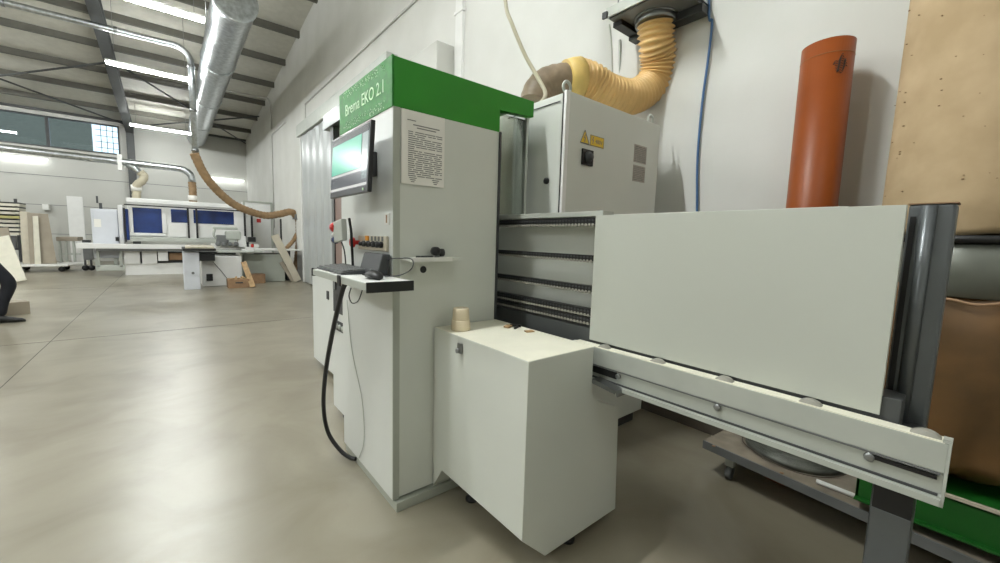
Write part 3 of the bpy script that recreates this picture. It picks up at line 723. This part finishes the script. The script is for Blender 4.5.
# paper notice
t = thing('notice_sheet', 'white printed notice sheet taped under the green band', 'notice', (.97, cy0-.008, 1.83))
q = P(403, 104, y=cy0); w0, w1, z0, z1 = .860, 1.095, 1.655, 1.998
box('sheet', 'paper', t, w0, w1, cy0-.0085, cy0-.007, z0, z1)
q = MB(); rnd = random.Random(8)
q.box(w0+.03, w0+.075, cy0-.0095, cy0-.0085, z1-.047, z1-.043)
q.box(w0+.06, w1-.03, cy0-.0095, cy0-.0085, z1-.066, z1-.061); q.box(w0+.08, w1-.05, cy0-.0095, cy0-.0085, z1-.078, z1-.073)
for k in range(22):
    z_ = z1-.095-k*.0098; x_ = w0+.035
    while x_ < w1-.02:
        l = rnd.uniform(.015, .06); x2 = min(x_+l, w1-.014); q.box(x_, x2, cy0-.0095, cy0-.0085, z_-.0042, z_); x_ = x2+rnd.uniform(.002, .012)
        if rnd.random() < .08: break
for x_ in (w0+.04, w1-.07):
    for k in range(3): q.box(x_+.005*k, x_+.04-.006*k, cy0-.0095, cy0-.0085, z0+.028-.009*k, z0+.032-.009*k)
q.build('text_lines', 'ink', t)
# monitor
m_ = thing('monitor', 'flat black monitor with a lit teal screen on the machine side', 'monitor', (.76, 2.05, 1.75))
def MP(y_, z_, dx): # monitor plane tilts slightly
    return Vector((.70+(z_-1.75)*.06+dx, y_, z_))
mz0, mz1, my0, my1 = 1.597, 1.915, 1.80, 2.345
q = MB(); q.prism([MP(my0, mz0, 0), MP(my1, mz0, 0), MP(my1, mz1, 0), MP(my0, mz1, 0)], (.022, 0, 0)); fr_ = q.build('casing', 'screen_frame', m_, .004)
q = MB(); q.prism([MP(my0+.012, mz0+.03, -.001), MP(my1-.012, mz0+.03, -.001), MP(my1-.012, mz1-.012, -.001), MP(my0+.012, mz1-.012, -.001)], (.0008, 0, 0))
msc = bpy.data.materials.new('screen'); msc.use_nodes = True; N = msc.node_tree.nodes; L = msc.node_tree.links; b = N['Principled BSDF']
b.inputs['Base Color'].default_value = (.02, .02, .025, 1); b.inputs['Roughness'].default_value = .12
b.inputs['Emission Strength'].default_value = .16; b.inputs['Emission Color'].default_value = lin((150, 150, 156)); MATS['screen'] = msc
so = q.build('screen', 'screen', fr_)
def scr(name, y0, y1, z0_, z1_, rgb, st=1.0, dx=-.0022):
    nm = 'lit_%s' % name
    if nm not in MATS: mat(nm, tuple(v//6 for v in rgb), .2, emit=(rgb, st*.22))
    q = MB(); q.prism([MP(y0, z0_, dx), MP(y1, z0_, dx), MP(y1, z1_, dx), MP(y0, z1_, dx)], (.001, 0, 0)); return q.build(name, nm, so)
scr('work_window', 1.90, my1-.016, 1.715, 1.87, (110, 214, 180))
scr('title_bar', my0+.014, my1-.014, 1.872, 1.90, (74, 78, 84), .8)
scr('side_bar', my0+.014, 1.885, 1.66, 1.87, (168, 186, 184), .9)
scr('tool_strip', my0+.014, my1-.014, 1.70, 1.711, (226, 226, 220), 1)
scr('status_area', my0+.014, my1-.014, 1.645, 1.695, (96, 98, 104), .8)
scr('task_bar', my0+.014, my1-.014, 1.630, 1.642, (232, 232, 226), 1)
MB().lathe(MP(my0+.05, mz0+.015, -.001), [(.006, 0), (.006, -.003)], 10, 'x').build('power_light', 'letter', fr_)
q = MB(); q.box(.745, .82, 2.0, 2.12, 1.70, 1.82); q.build('wall_mount', 'dark_grey', m_, .005)
# keyboard
k_ = thing('keyboard', 'dark grey computer keyboard on the left half of the tray', 'keyboard', (.72, 2.18, 1.207))
MB().prism([(.63, 1.985, 1.208), (.79, 1.985, 1.208), (.79, 1.985, 1.232), (.63, 1.985, 1.218)], (0, .42, 0)).build('base', 'dark_grey', k_, .003)
q = MB()
for r in range(5):
    for c_ in range(16):
        x_ = .64+.028*r; y_ = 1.995+.0252*c_; z_ = 1.219+.0024*r
        q.box(x_, x_+.023, y_, y_+.021, z_, z_+.008)
q.build('keys', 'mid_grey', k_)
# mouse
q = MB(); mx0 = .66
q.rings([[Vector((.70+w_*cos(a), 1.69+v, 1.2075+h_*(.5+.5*sin(a)))) for a in [2*PI*k/18 for k in range(18)]] for v, w_, h_ in ((-.002, .006, .01), (.006, .022, .024), (.03, .031, .036), (.06, .032, .04), (.09, .03, .034), (.112, .024, .022), (.12, .008, .01))])
ms = thing('computer_mouse', 'black computer mouse on the near end of the tray', 'mouse', (.70, 1.75, 1.207)); q.build('shell', 'black', ms)
MB().lathe((.70, 1.785, 1.243), [(.008, -.004), (.008, .004)], 12, 'x').build('scroll_wheel', 'mid_grey', ms)
MB().tube([(.70, 1.80, 1.212), (.76, 1.8, 1.213), (.80, 1.70, 1.225), (.83, 1.64, 1.26), (.84, 1.66, 1.30), (.815, 1.75, 1.30), (.80, 1.84, 1.29)], .0028, 6, 8).build('cord', 'dark_grey', ms)
# dark box behind
t = thing('speaker_box', 'dark grey upright box standing at the back of the tray', 'box', (.76, 1.93, 1.207))
MB().prism([(.745, 1.83, 1.208), (.80, 1.83, 1.208), (.815, 1.83, 1.315), (.775, 1.83, 1.315)], (0, .24, 0)).build('body', 'dark_grey', t, .006)
box('base', 'black', t, .72, .81, 1.825, 1.95, 1.2075, 1.216)
text_mesh('front_mark', 'III', .012, 'mid_grey', t, (.7505, 2.04, 1.235), (0, -1, 0), (.27, 0, 1), .0006) if 0 else None
# hand control pendant
t = thing('hand_control', 'grey hand control box with red button on a black stalk', 'control box', (.72, 2.5, 1.2))
q0 = P(340, 231, x=.72)
R_ = Matrix.Rotation(-.12, 3, 'X')
MB().obox(q0, (.03, .14, .115), R_).build('control_body', 'alu', t, .005)
MB().lathe(q0+Vector((-.0, .09, .02)), [(.02, -.03), (.028, -.005), (.028, .01), (.012, .02)], 16, 'y').build('red_button', 'red', t)
MB().lathe(q0+Vector((-.0, .09, -.02)), [(.014, -.02), (.014, .015)], 14, 'y').build('white_button', 'tile_white', t)
MB().lathe(q0+Vector((-.0, .085, -.05)), [(.02, -.02), (.02, .015)], 14, 'y').build('dark_button', 'blue_glass', t)
MB().tube([q0+Vector((.03, -.06, .07)), q0+Vector((.035, -.075, .0)), q0+Vector((.035, -.08, -.05)), (.76, q0.y-.08, 1.25), (.765, q0.y-.07, 1.14)], .007, 10, 6).build('stalk', 'black', t)
MB().tube([(.74, q0.y+.04, q0.z-.06), (.76, q0.y+.05, 1.3), (.77, q0.y+.05, 1.15)], .004, 8, 6).build('lead', 'dark_grey', t)
box('bracket', 'black', t, .74, .92, q0.y-.02, q0.y+.02, 1.14, 1.165)
# black hanging cable
pts = [P(346, 283, x=.66), P(342, 292, x=.655), P(333, 330, x=.66), P(326, 370, x=.67), P(323.5, 405, x=.68), P(328, 432, x=.71), P(340, 450, x=.76), P(350, 457.5, x=.80), P(356, 459, x=.825)]
tag(MB().tube(pts, .0125, 10, 8).build('power_cable', 'black'), 'thick black cable hanging in a loop from the tray', 'cable')
pts = [P(351, 288, x=.70), P(349, 296, x=.7), P(352, 303, x=.7), P(358, 301, x=.7), P(362, 291, x=.7), P(362.5, 287, x=.72)]
tag(MB().tube(pts, .003, 6, 8).build('thin_cord', 'dark_grey'), 'thin cord looped just under the tray by the black cable', 'cord')
pts = [P(347, 300, x=.815), P(352, 350, x=.815), P(362, 400, x=.815), P(364, 440, x=.815), P(359, 458, x=.815)]
tag(MB().tube(pts, .0022, 6, 8).build('pale_cable', 'alu'), 'thin pale cord lying down the side sheet of machine', 'cord')
# things on the shelf and on the cover
t = thing('valve_knob', 'pair of black knobs lying at the middle of the little shelf', 'knob', (1.03, 1.76, 1.303))
MB().lathe((1.02, 1.76, 1.333), [(.004, -.02), (.022, -.014), (.022, .012), (.008, .02)], 16, 'y').build('round_knob', 'black', t)
MB().lathe((1.055, 1.765, 1.326), [(.004, -.02), (.02, -.014), (.02, .012), (.008, .02)], 16, 'x').build('round_knob', 'black', t)
MB().lathe((1.03, 1.76, 1.303), [(.012, 0), (.012, .014), (.006, .022)], 12).build('chrome_stem', 'steel', t)
q = MB(); q.tube([(.92, 1.75, 1.307), (.97, 1.76, 1.307), (1.01, 1.77, 1.307)], .004, 8); q.lathe((.92, 1.75, 1.303), [(.012, 0), (.012, .008)], 10); tag(q.build('hex_key', 'dark_grey'), 'small dark wrench lying left on the little shelf', 'tool')
t = thing('plastic_cup', 'cream plastic cups stacked upside down on the front cover', 'cup', (1.11, 1.64, .9345))
q = P(462, 329, z=.935); ux, uy = 1.133, 1.69
MB().lathe((ux, uy, .935), [(.049, 0), (.050, .004), (.047, .05), (.044, .053)], 28).build('lower_cup', 'cup', t)
MB().lathe((ux, uy, .986), [(.043, 0), (.044, .003), (.041, .058), (.038, .062)], 28).build('upper_cup', 'cup', t)
q = MB(); q.obox((1.375, 1.60, .9415), (.05, .03, .008), Matrix.Rotation(.5, 3, 'Z')); tag(q.build('wood_chip', 'wood'), 'flat brown wood chip on the cover beside the black clip', 'chip')
t = thing('black_clip', 'small black clip lying at the back edge of the cover', 'clip', (1.41, 1.60, .935))
MB().obox((1.42, 1.59, .9415), (.06, .014, .012), Matrix.Rotation(-.9, 3, 'Z')).build('jaw', 'black', t); MB().obox((1.40, 1.56, .940), (.05, .01, .01), Matrix.Rotation(.5, 3, 'Z')).build('handle', 'black', t)
tag(MB().obox((1.40, 1.46, .9385), (.045, .03, .005), Matrix.Rotation(-.3, 3, 'Z')).build('wood_scrap', 'wood'), 'thin pale wood scrap on the cover nearest the rail', 'scrap')
# the board on the rollers
t = MB().box(1.552, 1.572, .161, 1.198, .931, 1.526).build('laminate_board', 'board', None, .001)
tag(t, 'large blank white board standing upright on the roller rail', 'board')

# ================================================================== ELECTRICAL CABINET
ex0, ex1, ey0, ey1, ez1 = 1.8, 2.825, 1.64, 2.75, 2.268
t = thing('electrical_cabinet', 'tall grey electrical cabinet with warning stickers behind the white board', 'cabinet', (2.3, 2.1, 0))
box('body', 'machine', t, ex0+.02, ex1, ey0+.025, ey1, .1, ez1-.01, .004)
box('front_door', 'machine', t, ex0+.03, ex1, ey0, ey0+.022, .1, ez1, .004)
sd = box('side_door', 'machine', t, ex0, ex0+.02, ey0+.03, 2.45, .2, ez1-.01, .004)
box('side_gap', 'black', t, ex0+.002, ex0+.03, ey0+.018, ey0+.03, .12, ez1-.012)
box('corner_trim', 'white_paint', t, ex0, ex0+.03, ey0, ey0+.018, .1, ez1+.001)
MB().tube([P(508, 118.5, x=1.795), P(560.5, 101, x=1.795)], .003, 6).build('door_line', 'dark_grey', sd)
lk = MB().lathe((ex0, P(547, 181, x=1.8).y, 1.765), [(.02, 0), (.02, -.012), (.012, -.016)], 16, 'x').build('lock', 'black', sd)
box('plinth', 'dark_grey', t, ex0+.05, ex1-.03, ey0+.05, ey1-.05, 0, .1)
for x_ in (1.865, 2.79):
    ring = [Vector((x_+.032*cos(a), ey0+.06, ez1+.045+.032*sin(a))) for a in [2*PI*k/20 for k in range(21)]]
    eb = MB().tube(ring, .009, 8, cap=False); eb.lathe((x_, ey0+.06, ez1-.01), [(.018, 0), (.018, .018)], 12); eb.build('eyebolt', 'alu', t)
# warning triangle, plate, switch
yy = ey0-.003
tri = [(1.935, yy, 1.998), (2.02, yy, 1.985+.012), (1.975, yy, 2.075)]
tb = MB().prism(tri, (0, .003, 0)).build('warning_triangle', 'warning', t)
bo_ = MB()
def bar2(mb_, a, b_, w_): 
    a, b_ = Vector(a), Vector(b_); d = (b_-a).normalized(); n_ = Vector((-d.z, 0, d.x))*w_/2; mb_.prism([a-n_, b_-n_, b_+n_, a+n_], (0, -.0008, 0))
for i in range(3): bar2(bo_, tri[i], tri[(i+1) % 3], .006)
bar2(bo_, (1.981, yy, 2.052), (1.970, yy, 2.030), .006); bar2(bo_, (1.970, yy, 2.030), (1.983, yy, 2.032), .005); bar2(bo_, (1.983, yy, 2.032), (1.974, yy, 2.006), .006)
bo_.build('bolt_symbol', 'ink', tb)
wp = box('warning_plate', 'warning', t, 2.03, 2.165, yy, ey0, 1.995, 2.06)
q = MB(); bar2(q, (2.033, yy, 2.058), (2.162, yy, 2.058), .003); bar2(q, (2.033, yy, 1.997), (2.162, yy, 1.997), .003); bar2(q, (2.033, yy, 1.997), (2.033, yy, 2.058), .003); bar2(q, (2.162, yy, 1.997), (2.162, yy, 2.058), .003)
bar2(q, (2.058, yy, 2.05), (2.05, yy, 2.028), .006); bar2(q, (2.05, yy, 2.028), (2.06, yy, 2.03), .005); bar2(q, (2.06, yy, 2.03), (2.052, yy, 2.008), .005)
q.build('plate_symbol', 'ink', wp)
text_mesh('plate_lettering', '400V', .034, 'ink', wp, (2.078, yy-.0003, 2.015), (1, 0, 0), (0, 0, 1), .0006)
sw = box('main_switch', 'black', t, 1.952, 2.058, ey0-.012, ey0, 1.87, 1.965, .004)
MB().lathe((2.005, ey0-.012, 1.918), [(.034, 0), (.034, -.01), (.02, -.012), (.02, -.028), (.004, -.03)], 20, 'y').build('switch_knob', 'dark_grey', sw)
box('type_label', 'label_grey', t, 2.51, 2.665, yy+.001, ey0, 1.965, 2.085); box('type_label', 'label_grey', t, 2.51, 2.66, yy+.001, ey0, 1.835, 1.945)
q = MB(); rnd = random.Random(5)
for z0_, z1_ in ((1.965, 2.085), (1.835, 1.945)):
    z_ = z1_-.012
    while z_ > z0_+.006:
        x_ = 2.52
        while x_ < 2.65: l = rnd.uniform(.012, .05); q.box(x_, min(x_+l, 2.655), yy-.0002, yy+.001, z_-.004, z_); x_ += l+.01
        z_ -= .012
q.build('label_print', 'ink', t)
box('hinge', 'alu', t, ex1, ex1+.012, ey0+.01, ey0+.04, 2.08, 2.16); box('hinge', 'alu', t, ex1, ex1+.03, ey0+.02, ey0+.04, 1.97, 1.99)

# flexible hose from the wall hood to the cabinet
t = thing('corrugated_hose', 'big amber corrugated extraction hose curving above the electrical cabinet', 'hose', (2.6, 1.95, 2.4))
hpts = [Vector((2.92, 1.79, 3.1)), P(656, 40, y=1.80), P(658, 62, y=1.82), P(652, 84, y=1.86), P(632, 97, y=1.92), P(608, 93, y=1.98), P(590, 82, y=2.03), P(577, 78, y=2.06)]
hose('main_hose', hpts, .138, 'yellow_hose', t, .034, .2, 28)
a, b_ = P(579, 78.5, y=2.06), P(565, 79, y=2.10)
MB().tube([a, a.lerp(b_, .5), b_], lambda q: (.145, .140, .128)[min(2, int(q*2.99))], 28).build('collar', 'yellow_collar', t)
hose('elbow_hose', [P(569, 79.5, y=2.09), P(556, 81, y=2.14), P(545, 85, y=2.18), P(538, 93, y=2.2), P(535, 104, y=2.2)], .115, 'taupe_hose', t, .05, .04, 20)
MB().lathe((2.92, 1.79, 3.09), [(.146, -.04), (.15, -.03), (.15, .02), (.146, .03)], 28).build('hose_clamp', 'steel', t)
# hood on the wall
t = thing('wall_duct_hood', 'grey metal hood tray on brackets high above the cabinet', 'hood', (2.86, 1.6, 3.1))
hx0, hx1, hy0, hy1, hz = 2.66, 3.06, 1.46, 2.05, 3.11
box('tray', 'galv', t, hx0, hx1, hy0, hy1, hz, hz+.02, .002)
box('front_flange', 'alu', t, hx0-.012, hx0, hy0, hy1, hz-.005, hz+.065, .002)
box('bottom_plate', 'mid_grey', t, hx0+.01, hx1-.005, hy0+.02, hy1-.02, hz-.012, hz)
box('rear_channel', 'dark_grey', t, hx1-.10, hx1, hy0, hy1, hz-.07, hz-.012, .004)
box('end_channel', 'black', t, hx0+.07, hx1-.10, hy1-.09, hy1-.01, hz-.05, hz-.012, .004)
box('corner_bolt', 'dark_grey', t, hx0-.03, hx0-.012, hy1-.02, hy1+.02, hz-.01, hz+.035)
box('damper_box', 'alu', t, 2.75, hx1-.04, 1.62, 1.96, hz+.02, hz+.4, .01)
MB().lathe((2.92, 1.79, 3.11), [(.15, -.02), (.158, -.02), (.158, -.012), (.138, -.01)], 28).build('spigot', 'steel', t)
h = MB()
for y_ in (1.54, 1.98): h.tube([(2.7, y_, hz+.04), (2.7, y_, roof(y_)-.02)], .006, 6)
h.build('hanger_rod', 'steel', t)
tag(MB().tube([P(609.5, 24, y=2.02), P(611.5, 45, y=2.04), P(612.5, 76, y=2.06)], .006, 6, 6).build('hanging_wire', 'alu'), 'thin pale wire dangling from the far corner of hood', 'wire')
tag(MB().tube([P(619.5, 40, y=2.2), P(620, 60, y=2.2), P(620, 84, y=2.2)], .012, 8, 4).build('grey_rod', 'alu'), 'straight grey rod hanging behind the hose left bend', 'rod')
tag(MB().tube([(3.05, 1.49, 4.2), P(709, 4, x=3.05), P(712, 22, x=3.05), P(708, 60, x=3.05), P(702, 105, x=3.05), P(697.5, 160, x=3.05), P(697, 212, x=3.05), (3.05, 1.4, 1.2)], .009, 8, 8).build('blue_air_hose', 'blue_cable'), 'thin blue air hose hanging down the wall right of cabinet', 'hose')
tag(MB().tube([(1.78, 2.35, 4.6), (1.77, 2.25, 3.4), P(505.5, 2, y=2.2), P(512, 24, y=2.15), P(525, 55, y=2.08), P(538, 78, y=2.0), P(545.5, 94, y=1.93), (1.86, 1.93, 2.262)], .013, 10, 8).build('cream_cable', 'cream_hose'), 'cream cable curving down onto the top of the cabinet', 'cable')

# ================================================================== ORANGE PIPE
ox, oy, orr = 2.86, .70, .119
a = P(811, 208, x=ox)
t = thing('orange_pipe', 'large orange plastic pipe standing upright against the white wall', 'pipe', (ox, a.y, 0))
n = 48; q = MB(); rings = []
top = 2.512
def ring_(r, zf): return [Vector((ox+r*cos(2*PI*k/n), a.y+r*sin(2*PI*k/n), zf(2*PI*k/n))) for k in range(n)]
slant = lambda g: top-.004*sin(g)
q.rings([ring_(orr, lambda g: 0.0), ring_(orr, lambda g: 1.2), ring_(orr, slant), ring_(orr-.008, slant), ring_(orr-.008, lambda g: .0)], cap=False, closed=True)
q.build('pipe_wall', 'orange', t)
q = MB(); zc = 2.39; base = PI*1.2
for k in range(9):
    g0 = base-.15+.03*k; q.tube([Vector((ox+(orr+.0005)*cos(g0+u*.35), a.y+(orr+.0005)*sin(g0+u*.35), zc-.02-.006*k+.05*u+.01*sin(9*u+k))) for u in [i/8 for i in range(9)]], .0016, 4)
q.build('pen_scribble', 'dark_grey', t)
ln = MB().tube([Vector((ox+(orr)*cos(g), a.y+(orr)*sin(g), slant(g)-.075)) for g in [2*PI*k/48 for k in range(49)]], .0018, 4); ln.build('joint_line', 'carton', t)

# ================================================================== DUST COLLECTOR
dx, dy = 2.74, .06
t = thing('dust_collector', 'bag dust collector, beige filter bag over brown sack on green base', 'dust collector', (dx, dy, 0))
def bag(name, m, zs, rfun, seg=72, folds=0, fa=.0, seed=1, parent=t):
    rn = random.Random(seed); ph = [rn.uniform(0, 6.28) for _ in range(8)]; rings = []
    for i, z_ in enumerate(zs):
        u = i/(len(zs)-1); rings.append([])
        for k in range(seg):
            g = 2*PI*k/seg; w_ = sum(sin(g*(3+2*j_)+ph[j_]+2.5*u*(j_-1))*fa/(1+.5*j_) for j_ in range(4))*folds(u)
            r = rfun(u)+w_; rings[-1].append(Vector((dx+r*cos(g), dy+r*sin(g), z_+.008*folds(u)*sin(5*g+ph[5]))))
    return MB().rings(rings).build(name, m, parent)
lerp = lambda a, b_, u: a+(b_-a)*u
zs = [lerp(1.475, 3.2, k/60) for k in range(61)]
fb = bag('filter_bag', 'bag_cloth', zs, lambda u: .285+.03*min(1, u*14)-.02*u+(-.0), folds=lambda u: 1-.6*u, fa=.005)
rnd = random.Random(11)
for k_ in range(34):
    g = PI+rnd.uniform(-1.3, .5); z_ = rnd.uniform(1.6, 2.5); q_ = rnd.uniform(.0012, .003); u_ = (z_-1.475)/1.725
    rr_ = .285+.03*min(1, u_*14)-.02*u_+.004
    MB().obox((dx+rr_*cos(g), dy+rr_*sin(g), z_), (.006, q_*2.2, q_*1.4), Matrix.Rotation(g, 3, 'Z')).build('burn_speck', 'speck', t)
MB().lathe((dx, dy, 1.44), [(.29, 0), (.312, 0), (.312, .03), (.29, .03)], 64).build('clamp_ring', 'black', t)
MB().lathe((dx, dy, 1.22), [(.285, 0), (.295, .005), (.295, .215), (.285, .22)], 64).build('steel_drum', 'drum_grey', t)
zs = [lerp(1.25, .40, k/60) for k in range(61)]
def rlow(u):
    return .292+.04*math.sin(min(1, u*1.1)*PI)*1.2-max(0, u-.85)**2*9
lb = bag('collection_sack', 'bag_plastic', zs, rlow, folds=lambda u: 1.3*math.exp(-u*14)+.9*u+.4, fa=.02, seed=7)
q = MB(); q.tube([Vector((dx+.302*cos(g)+.004*sin(9*g), dy+.302*sin(g), 1.205+.006*sin(13*g))) for g in [2*PI*k/96 for k in range(97)]], .006, 6, cap=False); q.build('tie_band', 'carton', t)
# base frame: green channels
gx0 = 2.44
q = MB(); q.box(gx0, gx0+.012, -.62, .30, .245, .395); q.box(gx0, gx0+.30, -.62, .30, .385, .397); q.box(gx0-.03, gx0+.012, -.62, .30, .245, .255)
q.box(2.98, 3.0, -.62, .30, .245, .395); q.box(gx0, 3.0, .288, .30, .245, .385); q.box(gx0+.3, 3.0, -.62, .30, .385, .397)
q.build('base_frame', 'frame_green', t, .002)
box('frame_trim', 'pale_board', t, gx0-.006, gx0+.01, -.62, .13, .397, .409)
box('motor_housing', 'mid_grey', t, 2.5, 2.95, -1.2, -.55, .41, .9, .04)
MB().tube([(dx, dy-.25, 1.33), (dx, -.6, 1.33), (dx, -.85, 1.1), (dx, -.9, .85)], .09, 16, 6).build('inlet_duct', 'galv', t)
# low trolley
t = thing('flat_trolley', 'low worn flat trolley on small wheels under the rail', 'trolley', (2.75, .3, 0))
tx = 2.43
q = MB(); q.prism([(2.335, -.75, .165), (2.504, 1.02, .165), (3.03, .99, .165), (3.03, -.75, .165)], (0, 0, .035)); q.build('deck', 'platform', t, .003)
MB().prism([(2.325, -.75, .155), (2.494, 1.02, .155), (2.504, 1.02, .155), (2.335, -.75, .155)], (0, 0, .048)).build('deck_edge', 'mid_grey', t)
for x_, y_ in ((2.56, .88), (2.95, .88), (2.56, -.6), (2.95, -.6)):
    w = MB().lathe((x_, y_, .04), [(.012, -.014), (.04, -.014), (.04, .014), (.012, .014)], 18, 'y').build('caster', 'mid_grey', t)
    box('fork', 'alu', w, x_-.018, x_+.018, y_-.024, y_+.024, .082, .165)
for a_, b_z in (((2.5, .95), 0),):
    q = MB()
    for y_ in (.95, .6, .2, -.2): q.lathe((2.48, y_, .2), [(.01, 0), (.01, .003), (.002, .004)], 10)
    q.build('rivet', 'carton', t)
t = thing('steel_strip_coil', 'flat coil of thin steel strip lying on the low trolley', 'coil', (2.80, .62, .2))
q = MB()
for k in range(9):
    r = .17+.009*k; q.lathe((2.80, .63, .2), [(r, 0), (r, .035-.002*(k % 3)), (r+.003, .035-.002*(k % 3)), (r+.003, 0)], 56)
q.build('windings', 'dull_steel', t)
MB().lathe((2.80, .63, .2), [(.001, .0), (.165, 0), (.165, .012), (.001, .012)], 40).build('centre_disc', 'dull_steel', t)
MB().tube([Vector((2.80+.262*cos(g), .63+.262*sin(g), .210+.008*sin(3*g))) for g in [2*PI*k/60 for k in range(61)]], .003, 6).build('loose_turn', 'brown_base', t)
tag(MB().tube([(2.52, .46, .212), (2.52, .26, .212)], .012, 8).build('white_rod', 'tile_white'), 'short white rod lying on the trolley by the green frame', 'rod')
# ================================================================== CAMERA, WORLD, COLOUR
cam = bpy.data.cameras.new('camera'); co = bpy.data.objects.new('camera', cam); COL.objects.link(co)
cam.sensor_width = 36; cam.lens = F*36/1000; cam.clip_start = .02; cam.clip_end = 200
Rm = Matrix((rt, up, -fwd)).transposed().to_4x4(); co.matrix_world = Matrix.Translation(CAM) @ Rm
sc = bpy.context.scene; sc.camera = co
wd = bpy.data.worlds.new('world'); sc.world = wd; wd.use_nodes = True
wd.node_tree.nodes['Background'].inputs[0].default_value = lin((225, 235, 245)); wd.node_tree.nodes['Background'].inputs[1].default_value = 1.2
sc.view_settings.view_transform = 'Standard'; sc.view_settings.look = 'None'; sc.view_settings.gamma = 1
sc.view_settings.use_curve_mapping = False; sc.view_settings.exposure = 1.85
sc.cycles.max_bounces = 8; sc.cycles.diffuse_bounces = 5; sc.cycles.glossy_bounces = 4; sc.cycles.transparent_max_bounces = 12
sc.cycles.use_denoising = True; sc.cycles.sample_clamp_indirect = 6; sc.cycles.caustics_reflective = False; sc.cycles.caustics_refractive = False
